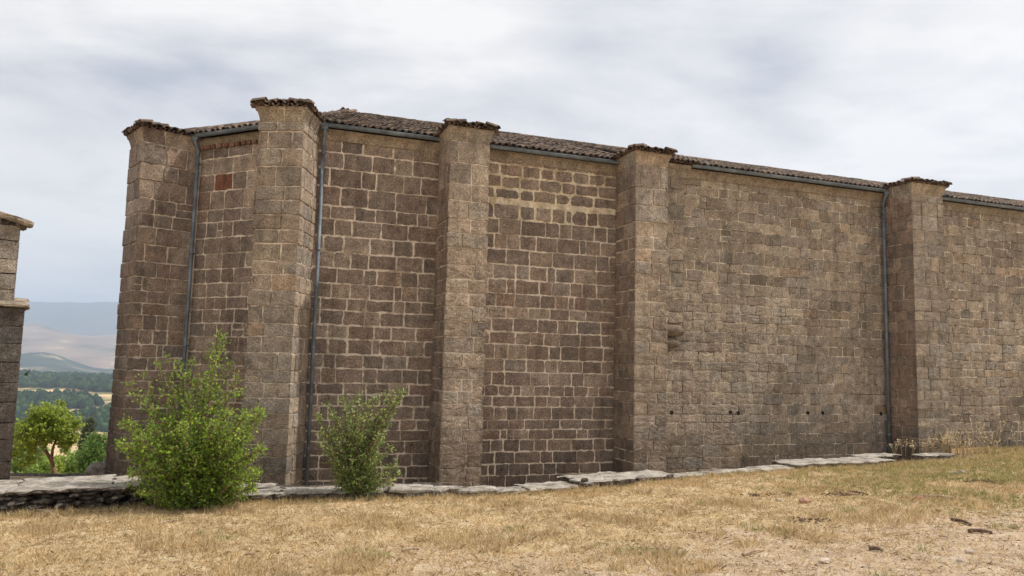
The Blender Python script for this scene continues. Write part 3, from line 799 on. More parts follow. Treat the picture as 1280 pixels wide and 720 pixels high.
# bush 1
b1 = pxw(243, 628, 11.45); b1[2] = ground_z(b1[0], b1[1])
rg = random.Random(5)
tall = [(163, 482), (178, 468), (196, 452), (208, 446), (222, 452), (240, 450), (232, 470), (274, 416), (280, 424), (262, 440), (288, 452), (298, 470), (300, 488), (185, 500), (215, 480), (250, 470)]
tips = [tuple(pxw(x, y, 11.45+rg.uniform(-.35, .4))) for x, y in tall]
lowt = [(150, 555), (158, 528), (165, 590), (160, 610), (326, 515), (328, 560), (322, 590), (316, 610), (308, 518), (300, 540), (172, 545), (190, 535), (210, 525), (230, 530), (250, 522), (268, 528), (284, 515), (295, 560), (190, 580), (215, 575), (245, 570), (270, 575), (300, 590), (200, 610), (230, 605), (262, 608), (290, 612), (310, 545), (180, 615), (276, 548)]
tips2 = [tuple(pxw(x, y, 11.4+rg.uniform(-.75, .6))) for x, y in lowt for _ in (0, 1, 2, 3, 4)]
shrub('leafy_bush', tuple(b1), tips+tips2, 34, .046, 'large bright green bush with tall upright shoots growing over the stone ledge at left', 'bush', low=.26, dens=1.0, seed=3)
b2 = pxw(441, 622, 12.1); b2[2] = ground_z(b2[0], b2[1])
t2 = [(398, 520), (402, 540), (410, 505), (418, 520), (430, 498), (438, 505), (447, 494), (455, 505), (468, 498), (480, 494), (492, 492), (503, 490), (497, 503), (484, 515), (470, 530), (455, 520), (440, 535), (425, 545), (412, 560), (488, 560), (494, 580), (488, 600), (475, 590), (420, 585), (428, 600), (455, 570), (440, 575), (465, 605), (450, 600), (478, 545), (404, 556), (416, 538), (498, 592), (436, 560), (448, 552)]
shrub('leafy_bush', tuple(b2), [tuple(pxw(x, y, 12.1+rg.uniform(-.4, .35))) for x, y in t2 for _ in (0, 1)][::1], 24, .043, 'smaller V shaped green bush growing in front of the second wall bay from the left', 'bush', low=.2, dens=1.0, seed=4,
      greens=np.array([srgb(*c)[:3] for c in [(124, 152, 74), (104, 134, 62), (142, 168, 86), (84, 116, 56), (180, 190, 136)]]), young=.2)

# background trees
def crown_tree(name, base, blobs, nleaf, leaf, label, cat, greens, trunk=None, seed=1, group=None, inner=.0, trmat='bark'):
    rng = np.random.default_rng(seed); root = empty(name, base, label, cat, group)
    P = []; wts = np.array([b[3]*b[4]*b[5] for b in blobs]); wts = wts/wts.sum()
    for (x, y, z, a, b, c), w in zip(blobs, wts):
        n = int(nleaf*w); k = max(6, n//30)
        d = rng.normal(size=(k, 3)); d /= np.linalg.norm(d, axis=1, keepdims=True); rad = rng.uniform(.35, 1.08, (k, 1))**.6
        cen = d*rad*np.array([a, b, c])+np.array([x, y, z])
        idx = rng.integers(0, k, n); P.append(cen[idx]+rng.normal(size=(n, 3))*np.array([a, b, c])*.13)
    P = np.vstack(P); cl = greens[rng.integers(0, len(greens), len(P))]*rng.uniform(.7, 1.3, (len(P), 1))
    D = rng.normal(size=P.shape); D[:, 2] += .2
    V, F, C = leaf_arrays(P, D, leaf, cl, rng, .7)
    np_mesh('crown' if trunk else 'foliage', V, F, C, M['leaf'], root)
    mb = MB()
    if trunk:
        for pts, rads in trunk: mb.tube(pts, rads, 8)
        mb.build('trunk', M[trmat], root)
    return root
G_T = np.array([srgb(*c)[:3] for c in [(150, 168, 50), (132, 154, 46), (164, 178, 62), (108, 132, 40)]])
G_D = np.array([srgb(*c)[:3] for c in [(66, 104, 40), (84, 124, 46), (54, 88, 38), (104, 146, 54)]])
G_M = np.array([srgb(*c)[:3] for c in [(112, 148, 60), (130, 164, 68), (96, 126, 54), (148, 172, 80)]])
G_C = np.array([srgb(*c)[:3] for c in [(44, 62, 42), (54, 74, 46), (38, 54, 38)]])
Y = 21.0; q = lambda px, py, dy=0: tuple(pxw(px, py, Y+dy))
s_ = Y/950
tb = q(70, 612); 
crown_tree('small_tree', tb, [q(62, 530)+(32*s_, .6, 20*s_), q(42, 545, -.2)+(22*s_, .5, 20*s_), q(80, 540, .2)+(18*s_, .5, 18*s_), q(60, 517)+(22*s_, .5, 12*s_), q(34, 562)+(14*s_, .4, 20*s_), q(86, 556)+(9*s_, .3, 9*s_), q(70, 508, .3)+(10*s_, .3, 7*s_), q(48, 520)+(9*s_, .3, 8*s_), q(28, 548)+(9*s_, .3, 9*s_), q(92, 532)+(7*s_, .3, 8*s_)], 8000, .09,
  'small yellow-green tree with a leaning bare trunk between the two buildings', 'tree', G_T,
  [([q(72, 615), q(68, 590), q(64, 575), q(55, 560), q(52, 545)], [.085, .06, .05, .04, .025]), ([q(64, 577), q(66, 560), q(72, 545)], [.05, .035, .02]), ([q(55, 560), q(44, 552), q(36, 545)], [.04, .03, .015])], 5, trmat='palebark')
Y = 30; s_ = Y/950
crown_tree('round_tree', q(120, 612), [q(120, 570)+(19*s_, .7, 24*s_), q(125, 555)+(12*s_, .5, 14*s_), q(112, 585)+(14*s_, .6, 18*s_)], 6000, .09, 'dark green rounded tree right beside the church corner', 'tree', G_D, [([q(120, 615), q(120, 590)], [.1, .06])], 6)
Y = 75; s_ = Y/950
crown_tree('pointed_conifer', q(112, 590), [q(112, 545)+(8*s_, .6, 24*s_), q(111, 533)+(5*s_, .4, 12*s_), q(105, 556)+(8*s_, .6, 14*s_)], 3500, .2, 'dark upright conifer rising behind the rounded tree', 'tree', G_C, [([q(112, 592), q(112, 560)], [.2, .1])], 7)
bgs = [(44, 600, 20, 26, 26, 'light green shrub against the dark outbuilding wall', G_M), (60, 598, 16, 26, 29, 'pale green shrub just behind the small leaning trunk', G_T), (86, 588, 18, 22, 31, 'mid green shrub right of the leaning trunk', G_M), (100, 592, 14, 18, 34, 'low feathery shrub between leaning trunk and rounded tree', G_M), (30, 588, 14, 22, 27, 'shrub half hidden by the outbuilding wall', G_D)]
for k, (px, py, rx, rz, Y, lab, gg) in enumerate(bgs):
    s_ = Y/950; py -= 4
    crown_tree('shrub', tuple(pxw(px, py+rz, Y)), [tuple(pxw(px, py, Y))+(rx*s_, .6, rz*s_*.9), tuple(pxw(px+rx*.4, py-rz*.4, Y))+(rx*s_*.6, .5, rz*s_*.5), tuple(pxw(px-rx*.4, py+rz*.4, Y))+(rx*s_*.7, .5, rz*s_*.7)], 2600, .1, lab, 'shrub', gg, None, 30+k, 'shrubs on the slope beyond the low wall')
# scattered field trees
src = None
rg = random.Random(77)
for k in range(26):
    r = rg.uniform(300, 640); u = rg.uniform(-.72, -.48); x = u*r; z = ground_z(x, r)
    if src is None or k % 5 == 0:
        rt = crown_tree('field_tree', (0, 0, 0), [(0, 0, 3.2, 3.2, 3.2, 2.8), (rg.uniform(-2, 2), 0, 2.4, 2.4, 2.4, 2.0)], 900, .9, 'x', 'tree', G_C if k % 2 else G_M*.8, [([(0, 0, -1), (0, 0, 2)], [.3, .2])], 90+k, 'trees scattered over the far fields')
        src = rt
    else:
        rt = src.copy(); COL.objects.link(rt)
        for ch in src.children:
            c = ch.copy(); COL.objects.link(c); c.parent = rt
    rt.location = (x, r, z-.3); s = rg.uniform(.7, 1.5); rt.scale = (s, s, s*rg.uniform(.8, 1.2)); rt.rotation_euler.z = rg.uniform(0, 6)
    rt['label'] = 'small dark tree standing in the tan fields far beyond the low wall'
# forest on the wooded rise
def forest():
    rng = np.random.default_rng(8); n = 11000
    ico_v = []; 
    bm_v = [(0, 0, 1)]; ring = 6
    for (h, r) in ((.6, .62), (.15, .95), (-.4, .8)):
        for k in range(ring): bm_v.append((r*math.cos(2*PI*k/ring+h), r*math.sin(2*PI*k/ring+h), h))
    f = [(0, 1+k, 1+(k+1) % ring) for k in range(ring)]
    for l in range(2):
        for k in range(ring):
            a = 1+l*ring+k; b = 1+l*ring+(k+1) % ring; f += [(a, a+ring, b+ring), (a, b+ring, b)]
    bv = np.array(bm_v); bf = np.array(f); Vs = []; Fs = []; Cs = []; o = 0
    for _ in range(n):
        r = rng.uniform(610, 1420); u = rng.uniform(-.95, -.30); x = u*r
        if nz(x*.006, r*.006, 12) < -.28: continue
        z = ground_z(x, r); R_ = rng.uniform(3.0, 6.0); H_ = rng.uniform(3.5, 6.5)
        v = bv*np.array([R_, R_, H_])*(1+rng.normal(size=(len(bv), 1))*.16)+np.array([x, r, z+H_*.55])
        Vs.append(v); Fs.append(bf+o); o += len(bv)
        c = np.array(srgb(*[(34, 50, 34), (44, 62, 38), (56, 74, 44), (30, 42, 32)][rng.integers(4)])[:3])*rng.uniform(.7, 1.3); Cs.append(np.tile(c, (len(bv), 1)))
    ob = np_mesh('forest', np.vstack(Vs), np.vstack(Fs), np.vstack(Cs), M['forest'])
    tag(ob, 'dark green wood covering the low rise in the valley', 'forest', kind='stuff')
forest()

# ------------------------------------------------------------------ low wall and boulder behind
def rock(mb, c, r, rng, mi=0, col=(1, 1, 1), seed=0):
    ns, nr = 10, 7; vs = []; fs = []
    for i in range(nr+1):
        th = PI*i/nr
        for k in range(ns):
            a = 2*PI*k/ns; v = Vector((math.sin(th)*math.cos(a), math.sin(th)*math.sin(a), math.cos(th)))
            q = 1+.34*noise.noise(v*1.6+Vector((seed*3.3, seed, 0)))+.22*noise.noise(v*4+Vector((seed, 0, seed)))
            q = min(q, 1.04)
            vs.append((c[0]+v.x*r[0]*q, c[1]+v.y*r[1]*q, c[2]+v.z*r[2]*q))
    for i in range(nr):
        for k in range(ns): fs.append((i*ns+k, (i+1)*ns+k, (i+1)*ns+(k+1) % ns, i*ns+(k+1) % ns))
    mb.add(vs, fs, mi, col, False)
rg = random.Random(91)
bw = empty('rubble_wall', (-10.5, 17.6, -1.3), 'low dark rubble wall in the gap, crossing behind the ledge', 'wall')
mb = MB(); 
for row in range(3):
    x = -14.0+row*.1
    while x < -8.6:
        L = rg.uniform(.25, .5); y = 18.0+.12*(x+10); rock(mb, (x+L/2, y, -1.62+row*.17+rg.gauss(0, .01)), (L*.56, .2, .11), rg, seed=rg.random()*50); x += L
mb.build('rubble', M['rubble'], bw)
mb = MB(); x = -14.0
while x < -8.7:
    L = rg.uniform(.5, .9); y = 18.0+.12*(x+10); slab(mb, [(x, y-.22), (x+L, y-.2), (x+L, y+.22), (x, y+.22)], -1.17+.006*rg.random(), .07, rg); x += L+.02
mb.build('coping', M['rubble'], bw)
mb = MB(); p = pxw(122, 591, 17.0); rock(mb, (p[0], p[1], p[2]), (.27, .25, .24), rg, seed=4)
tag(mb.build('boulder', M['flag']), 'grey rounded boulder on the low rubble wall beside the church corner', 'boulder')

# ------------------------------------------------------------------ the ledge of flagstones along the lawn
def LP(x, back=0.0, dz=0.0):
    """point on the ledge line, set back from the lawn"""
    a = ledy(x-.2); b = ledy(x+.2); t = np.array([.4, b-a]); t /= np.linalg.norm(t); nb_ = np.array([-t[1], t[0]])
    return np.array([x, ledy(x)])+nb_*back
rg = random.Random(101)
lw = empty('dry_stone_wall', (-6.5, 11.3, -.8), 'low dry stone retaining wall topped with broad pale slabs, running from the left edge past both bushes', 'wall')
# rubble face: left part high (0.27 m), falling to nothing past the first bush
mb = MB()
def face_h(x): return .34-.22*sm(-5.8, -3.6, x)
x = -13.5
while x < -1.2:
    H_ = face_h(x); z0 = plane(x, ledy(x))-.06; z = z0
    L = rg.uniform(.10, .30)
    while z < z0+H_-.07:
        h = rg.uniform(.04, .09); L2 = L*rg.uniform(.8, 1.2); p = LP(x+L/2, .13+rg.gauss(0, .045))
        rock(mb, (p[0]+rg.gauss(0, .05), p[1], z+h/2), (L2*.55, rg.uniform(.12, .18), h*.56), rg, seed=rg.random()*90); z += h*.92
    x += L*.9
mb.build('rubble_face', M['rubble'], lw)
mb = MB(); x = -13.5      # core
while x < -1.2:
    a, b = LP(x, .38), LP(x+.5, .38); c, d_ = LP(x+.5, 1.35), LP(x, 1.35); zt = plane(x, ledy(x))-.06+face_h(x)-.03
    mb.prism([tuple(a), tuple(b), tuple(c), tuple(d_)], -1.4, zt); x += .5
mb.build('rubble_core', M['rubble'], lw)
def ledge_slab(x0, x1, d0, d1, lift, th, name='slab', parent=None, label=None, sk=0.0, mat='flag', slp=None):
    m_ = MB(); pl = [LP(x0, d0), LP((x0*2+x1)/3, d0+rg.uniform(-.06, .05)), LP((x0+x1*2)/3, d0+rg.uniform(-.06, .05)), LP(x1, d0+sk), LP(x1+rg.uniform(-.05, .05), d1), LP((x0+x1)/2, d1+rg.uniform(-.05, .05)), LP(x0+rg.uniform(-.05, .05), d1)]
    xm = (x0+x1)/2; zt = plane(xm, ledy(xm))+lift; tsl = (plane(x1, ledy(x1))-plane(x0, ledy(x0)))/(x1-x0) if slp is None else slp
    slab(m_, [tuple(p) for p in pl], zt, th, rg, slope=(tsl, 0), rough=.05, edge=1)
    ob = m_.build(name, [M[mat], M['rubble']], parent)
    if label: tag(ob, label, 'flagstone')
    return ob
for (x0, x1, d0, d1) in ((-13.4, -12.1, .0, 1.3), (-12.08, -10.9, .04, 1.3), (-10.88, -9.5, .0, 1.35), (-9.48, -8.3, .02, 1.3), (-8.3, -6.95, .03, 1.38), (-6.97, -5.75, -.02, 1.34), (-5.77, -5.4, .02, .8), (-5.77, -4.9, .80, 1.3)):
    ledge_slab(x0, x1, d0, d1, face_h((x0+x1)/2)-.03+rg.uniform(-.012, .02), .06, parent=lw)
for (x0, x1, d0, d1, lf) in ((-5.45, -4.4, .05, .8, .17), (-4.38, -3.55, .0, .6, .12), (-4.6, -3.6, .62, 1.1, .12), (-3.52, -2.45, -.04, .62, .12), (-2.43, -1.9, .02, .5, .10)):
    ledge_slab(x0, x1, d0, d1, lf, .07, parent=lw)
# small broken ledge stones between the second bush and the long slabs: rough stones of their own
labs = ['light stone block under the leaning pale plank, right of the smaller bush', 'small squarish stone of the ledge just right of the leaning plank', 'low dark-edged ledge stone in front of the second buttress', 'pale flat stone right of the second buttress foot']
for k, (x0, x1, d0, d1, lf) in enumerate(((-1.85, -1.22, .0, .5, .13), (-1.2, -.78, .03, .4, .11), (-.75, -.2, .0, .45, .09), (-.17, .32, .02, .4, .07))):
    ledge_slab(x0, x1, d0, d1, lf, .13, 'ledge_stone', None, labs[k], slp=.02)
long_ = [(.36, 1.22, -.02, .62, .07, 'smooth pale flagstone with a split end, below the third wall bay'),
         (1.25, 2.35, -.06, .75, .13, 'big tilted flagstone with a knobbly left corner under the third buttress'),
         (2.38, 3.1, .05, .7, .10, 'flagstone in front of the third buttress, right part of the large tilted pair'),
         (3.15, 4.25, .12, .5, .03, 'thin sunken flagstone right of the third buttress'),
         (4.3, 5.05, .08, .5, .035, 'small thin slab between two sunken flagstones below the smooth grey wall'),
         (5.1, 5.95, .02, .55, .04, 'narrow flagstone half buried in grass, left of the layered slab'),
         (5.9, 7.15, .0, .75, .10, 'layered pale slab with a broken left tip in front of the smooth grey wall'),
         (7.18, 8.35, -.05, .7, .09, 'broad pale slab lying below the right downpipe'),
         (8.3, 9.4, .75, 1.15, .07, 'long thin slab at the foot of the fourth buttress'),
         (9.7, 10.7, .5, .8, .06, 'cracked slab lying among dry stalks right of the fourth buttress')]
for (x0, x1, d0, d1, lf, lab) in long_: ledge_slab(x0, x1, d0, d1, lf, .08, 'flagstone', None, lab)
mb = MB()
p = LP(1.3, .02); rock(mb, (p[0], p[1], plane(*p)+.15), (.07, .06, .05), rg, seed=3)
tag(mb.build('loose_stone', M['rubble']), 'small knob of stone perched on the tilted flagstone corner', 'stone')

# ------------------------------------------------------------------ sticks, stones, debris
def gpt(px, py):
    for yy in np.arange(3.5, 25, .02):
        w_ = pxw(px, py, yy)
        if w_[2] <= ground_z(w_[0], w_[1]): return w_
    return pxw(px, py, 16)
def stick(a, b, r, mat, label, name='stick', cat='stick', lift=.02, bend=.03):
    mb = MB(); A = Vector(gpt(*a)); B = Vector(gpt(*b)); A.z += lift; B.z += lift; pts = []
    for i in range(9):
        f = i/8; pts.append(A.lerp(B, f)+Vector((rg.gauss(0, .003), rg.gauss(0, .003), math.sin(f*PI)*bend*.5)))
    mb.tube(pts, [r*(.8+.15*math.sin(i*1.3+r*99)**2)*(1-.3*i/8) for i in range(9)], 7)
    return tag(mb.build(name, M[mat]), label, cat)
stick((1138, 621), (1208, 626), .028, 'drywood', 'long pale weathered branch lying in the grass at right', 'branch', 'branch')
stick((1190, 651), (1214, 658), .022, 'darkwood', 'short dark stick lying above the thicker stick at lower right')
stick((1210, 666), (1240, 668), .028, 'darkwood', 'thick short brown stick on the bare earth at lower right')
stick((929, 696), (954, 690), .020, 'drywood', 'short greyish stick lying alone on bare earth near the bottom')
stick((1088, 688), (1104, 691), .024, 'darkwood', 'dark stubby stick on the earth, centre right bottom')
stick((1060, 616), (1085, 620), .016, 'darkwood', 'thin brown twig beside the reddish debris')
stick((1220, 602), (1252, 607), .02, 'darkwood', 'dark bent twig behind the long pale branch')
stick((502, 691), (524, 689), .018, 'drywood', 'small pale stick in the dry grass at bottom centre-left')
stick((305, 697), (322, 697), .008, 'darkwood', 'thin dark twig in dry grass at bottom left')
stick((196, 657), (226, 652), .012, 'drywood', 'thin pale curved twig in the grass below the large bush')
# leaning plank by the second bush
mb = MB(); a = Vector(pxw(489, 604, 12.25)); b = Vector(gpt(514, 619)); b.z += .03
mb.tube([a, a.lerp(b, .3), a.lerp(b, .7), b], [.022, .03, .032, .026], 6)
tag(mb.build('plank', M['drywood']), 'pale plank leaning down over the ledge right of the smaller bush', 'plank')
stones = [((1006, 629), .07, 'redstone', 'pinkish rounded rock among the grass at right'), ((974, 627), .045, 'pebble', 'small pale stone left of the pinkish rock'),
          ((1193, 594), .06, 'flag', 'white stone in the green grass, left one of two'), ((1204, 592), .05, 'flag', 'white stone in the green grass, right one of two'),
          ((1212, 692), .035, 'pebble', 'pale pebble below the thick brown stick'), ((1200, 703), .03, 'pebble', 'little pebble near the bottom right'),
          ((1150, 625), .05, 'redstone', 'tan stone at the left end of the long pale branch'), ((1031, 704), .04, 'pebble', 'pale pebble near the bottom, left of the stubby stick'),
          ((1172, 640), .03, 'darkwood', 'dark clod below the long pale branch')]
for (pq, r, mt, lab) in stones:
    mb = MB(); p = gpt(*pq); rock(mb, (p[0], p[1], p[2]+r*.45), (r*1.3, r, r*.8), rg, seed=rg.random()*60)
    tag(mb.build('stone', M[mt]), lab, 'stone')
def debris(px, py, n, sp, lab):
    mb = MB(); c = gpt(px, py)
    for _ in range(n):
        x = c[0]+rg.gauss(0, sp); y = c[1]+rg.gauss(0, sp*.6); z = ground_z(x, y)+.015; a = rg.uniform(0, 6.28); L = rg.uniform(.03, .11)
        mb.tube([(x, y, z), (x+L*math.cos(a)*.5, y+L*math.sin(a)*.5, z+rg.uniform(.0, .03)), (x+L*math.cos(a), y+L*math.sin(a), z+rg.uniform(0, .03))], [.007, .012, .004], 4)
    tag(mb.build('bark_litter', M['darkwood']), lab, 'debris')
debris(942, 621, 14, .07, 'small dark heap of bark bits right of the ledge end')
debris(1058, 620, 26, .14, 'reddish brown bark bits scattered beside the pinkish rock')
debris(1008, 652, 18, .15, 'brown dead stems matted below the pinkish rock')
debris(984, 621, 12, .10, 'brown crumbs of bark above the small pale stone')
debris(1225, 603, 20, .16, 'dark litter of bark beyond the long pale branch')
# gravel: countless little stones on the bare earth
def scatter_gravel():
    rng = np.random.default_rng(4); mb = MB(); n = 0
    while n < 4500:
        y = rng.uniform(5, 13); x = rng.uniform(-.7*y, .75*y)
        if y > ledy(x)-.3 or earth_mask(x, y) < rng.uniform(.1, 1.0): continue
        r = rng.uniform(.004, .014)*(1+.6*(rng.random() < .06)); z = ground_z(x, y)
        d = rng.normal(size=(6, 3))*.15+np.array([[1, 0, 0], [-1, 0, 0], [0, 1, 0], [0, -1, 0], [0, 0, .7], [0, 0, -.7]])
        vs = [(x+a[0]*r, y+a[1]*r, z+r*.3+a[2]*r) for a in d]
        mb.add(vs, [(0, 2, 4), (2, 1, 4), (1, 3, 4), (3, 0, 4), (2, 0, 5), (1, 2, 5), (3, 1, 5), (0, 3, 5)]); n += 1
    tag(mb.build('gravel', M['pebble']), 'tiny pale pebbles sprinkled over the bare sandy earth', 'gravel', kind='stuff')
scatter_gravel()

# ------------------------------------------------------------------ grass
def zgrid(X, Y_):
    """fast lookup of the near ground height"""
    ix = np.clip(np.searchsorted(gx, X)-1, 0, nxg-2); iy = np.clip(np.searchsorted(gy, Y_)-1, 0, nyg-2)
    fx = (X-gx[ix])/(gx[ix+1]-gx[ix]); fy = (Y_-gy[iy])/(gy[iy+1]-gy[iy]); Z = VG
    return (Z[iy, ix]*(1-fx)+Z[iy, ix+1]*fx)*(1-fy)+(Z[iy+1, ix]*(1-fx)+Z[iy+1, ix+1]*fx)*fy
VG = V_ = np.array([v for v in g.data.vertices.data.vertices[0].co]) if False else None
_co = np.zeros(len(g.data.vertices)*3); g.data.vertices.foreach_get('co', _co); VG = _co.reshape(-1, 3)[:, 2].reshape(nyg, nxg)
EMG = EM[:, 0].reshape(nyg, nxg)
def blades(name, n, hr, tilt, wid, cols, label, seed, cond, clump=5, box=(4.6, 21.6)):
    rng = np.random.default_rng(seed); nt = n//clump
    X = []; Yy = []
    while len(X) < nt:
        k = nt*3; y = rng.uniform(box[0], box[1], k); x = rng.uniform(-1, 1, k)*(.74*y+.8)
        ly = np.interp(x, LX, LY); ok = (y < ly+.12) | ((x > 9.2) & (y < ly+2.6) & (y < 15.9+.364*x))
        ix = np.clip(np.searchsorted(gx, x)-1, 0, nxg-2); iy = np.clip(np.searchsorted(gy, y)-1, 0, nyg-2)
        ok &= cond(x, y, EMG[iy, ix], ly, rng); X += list(x[ok]); Yy += list(y[ok])
    X = np.repeat(np.array(X[:nt]), clump); Yy = np.repeat(np.array(Yy[:nt]), clump); N = len(X)
    X = X+rng.normal(size=N)*.03; Yy = Yy+rng.normal(size=N)*.03; Z = zgrid(X, Yy)
    h = rng.uniform(hr[0], hr[1], N); an = rng.uniform(0, 2*PI, N); tl = rng.uniform(tilt[0], tilt[1], N)
    D = np.stack([np.cos(an)*np.sin(tl), np.sin(an)*np.sin(tl), np.cos(tl)], 1)
    s = rng.uniform(0, 2*PI, N); S = np.stack([np.cos(s), np.sin(s), rng.normal(size=N)*.2], 1)*(wid*rng.uniform(.6, 1.4, N))[:, None]
    B = np.stack([X, Yy, Z-.004], 1); mid = B+D*(h*.55)[:, None]; tip = B+D*h[:, None]-np.array([0, 0, 1])*(h*.25*np.sin(tl))[:, None]
    Vv = np.stack([B-S*.5, B+S*.5, mid+S*.4, tip, mid-S*.4], 1).reshape(-1, 3)
    F_ = np.arange(5*N).reshape(-1, 5)
    c = cols[rng.integers(0, len(cols), N)]*rng.uniform(.8, 1.2, (N, 1))
    c = c*(.86+.16*fnz(X, Yy, 2.7, seed*1.7)*.6)[:, None]
    ob = np_mesh(name, Vv, F_, np.repeat(c, 5, 0), M['straw']); tag(ob, label, 'grass', kind='stuff'); return ob
STRAW = np.array([srgb(*c)[:3] for c in [(236, 210, 164), (218, 190, 142), (244, 224, 186), (196, 164, 118), (228, 204, 160), (216, 190, 138), (160, 132, 94)]])
GREENY = np.array([srgb(*c)[:3] for c in [(158, 160, 92), (136, 146, 82), (182, 176, 108), (206, 188, 128), (118, 132, 72)]])
def fnz(x, y, s, seed):   # cheap smooth field
    return np.sin(x*s+seed)*np.cos(y*s*1.3+seed*2)+.5*np.sin(x*s*2.3+y*s*1.7+seed)+.3*np.sin(x*s*5.1-y*s*4.3+seed*3)
blades('dry_grass', 210000, (.03, .10), (.4, 1.45), .005, STRAW, 'short trampled straw-coloured grass covering the lawn', 1, lambda x, y, e, ly, r: r.random(len(x)) > e*.80-.02, 6)
blades('tall_dry_grass', 60000, (.06, .15), (.15, 1.0), .0045, STRAW, 'taller straw tufts standing in patches along the ledge', 2, lambda x, y, e, ly, r: (fnz(x, y, 1.9, 2) > .45) & (e < .75) & (r.random(len(x)) < .8) | ((ly-y < .5) & (r.random(len(x)) < .8)), 14)
blades('green_grass', 60000, (.04, .12), (.2, 1.1), .0045, GREENY, 'greenish grass patches, mostly at the right below the fourth buttress', 3,
       lambda x, y, e, ly, r: (r.random(len(x)) < .9*np.clip((x-4.2)/3, 0, 1)*np.clip((y-9.5)/3, 0, 1)*(fnz(x, y, .9, 7) > -.6)) | ((fnz(x, y, 2.1, 5) > 1.15) & (r.random(len(x)) < .5)) | ((ly-y < .35) & (r.random(len(x)) < .25)), 10)

LIT = np.array([srgb(*c)[:3] for c in [(120, 92, 66), (94, 72, 54), (150, 120, 86), (236, 216, 176), (170, 136, 98)]])
blades('grass_litter', 60000, (.02, .075), (1.2, 1.56), .006, LIT, 'brown and bleached straw litter lying flat on the lawn and bare earth', 6, lambda x, y, e, ly, r: fnz(x, y, 3.1, 3)+.5*r.random(len(x)) > .1, 4)
# tall dry weeds at right
def weed(px, py, h, lab, seed, yy=None, n=9, green=False):
    rr = random.Random(seed); p = gpt(px, py) if yy is None else pxw(px, py, yy); p[2] = max(p[2], ground_z(p[0], p[1])); p = Vector(p); root = empty('dry_weed', tuple(p), lab, 'weed', 'dry weeds along the foot of the wall')
    st = MB(); hd = MB()
    for _ in range(n):
        a = rr.uniform(0, 2*PI); hh = h*rr.uniform(.5, 1.1); lean = rr.uniform(.1, .75)*hh
        tip = p+Vector((math.cos(a)*lean, math.sin(a)*lean*.6, hh)); mid = p.lerp(tip, .5)+Vector((0, 0, .08*hh))
        c = tuple(srgb(214, 190, 146)[:3])
        off = Vector((rr.uniform(-.2, .2), rr.uniform(-.08, .08), 0)); tip = tip+off*1.2; mid = mid+off; st.tube([p+off+Vector((0, 0, -.06)), mid, tip], [.007, .005, .004], 4, 0, c)
        for k in range(16):
            f = rr.uniform(.6, 1.06); q = (p+off).lerp(tip, f)+Vector((0, 0, .16*hh*f*(1-f)))+Vector([rr.gauss(0, .035) for _ in range(3)])
            d = Vector([rr.gauss(0, 1) for _ in range(3)]).normalized(); s = rr.uniform(.014, .036); w = d.cross(Vector((0, 0, 1))).normalized()*s*.45
            hd.add([q, q+d*s*.6+w, q+d*s*1.4, q+d*s*.6-w], [(0, 1, 2, 3)], 0, tuple(np.array(srgb(*rr.choice([(226, 206, 164), (204, 182, 134), (236, 222, 190)]))[:3])))
    st.build('stalks', M['straw'], root); hd.build('seed_heads', M['straw'], root)
wl = [(1126, 566, .35, 'low dry weed in the shaded foot of the fourth buttress'), (1148, 566, .3, 'small reddish dry weed at the left edge of the buttress front'), (1174, 566, .55, 'pale bushy dry weed before the fourth buttress'),
      (1190, 566, .55, 'dry weed with feathery heads at the right edge of the fourth buttress'), (1205, 566, .42, 'short cream-headed dry weed just right of the buttress'),
      (1222, 566, .95, 'tallest thin dry stalks standing against the wall right of the buttress'), (1236, 566, .5, 'broad cluster of cream seed heads against the right wall'), (1250, 565, .9, 'lean tall dry stalk near the right edge'), (1275, 566, .85, 'reddish arching dry stalks at the right edge of the picture')]
for k, (px, py, h, lab) in enumerate(wl): weed(px, py, h*.95, lab, 200+k, yy=18.3+.008*(px-1126), n=(5 if k < 2 else 10) if h < .8 else 4)
# fern-like sprig growing out of the outbuilding wall
mb = MB(); p = Vector(v3(nb_o, 0)); p = Vector((pxw(30, 468, 13.35)))
for k in range(9):
    a = rg.uniform(-.5, .7); L = rg.uniform(.06, .14); d = Vector((math.cos(a), -.2, math.sin(a)))
    q = p+d*L; w = Vector((0, .012, .012)); mb.add([p, p.lerp(q, .5)+w, q, p.lerp(q, .5)-w], [(0, 1, 2, 3)], 0, tuple(srgb(70, 96, 52)[:3]))
tag(mb.build('wall_fern', M['leaf']), 'tiny green sprig sprouting from the outbuilding corner', 'plant')

# ------------------------------------------------------------------ haze, sky, sun, camera
mb = MB(); mb.box((-7950, -380, -66), (15900, 0, 0), (0, 9780, 0), (0, 0, 66+640))
hz = mb.build('haze', None) if False else None
me = bpy.data.meshes.new('haze'); me.from_pydata(mb.v, [], mb.f); hz = bpy.data.objects.new('haze', me); COL.objects.link(hz)
hm = bpy.data.materials.new('air'); hm.use_nodes = True; t = hm.node_tree; t.nodes.clear()
o_ = t.nodes.new('ShaderNodeOutputMaterial'); pv = t.nodes.new('ShaderNodeVolumePrincipled')
pv.inputs['Color'].default_value = (.60, .74, .96, 1); pv.inputs['Density'].default_value = .00019; pv.inputs['Anisotropy'].default_value = .2
t.links.new(pv.outputs[0], o_.inputs['Volume']); me.materials.append(hm)
tag(hz, 'thin bluish air veiling the far mountains', 'haze', kind='stuff')

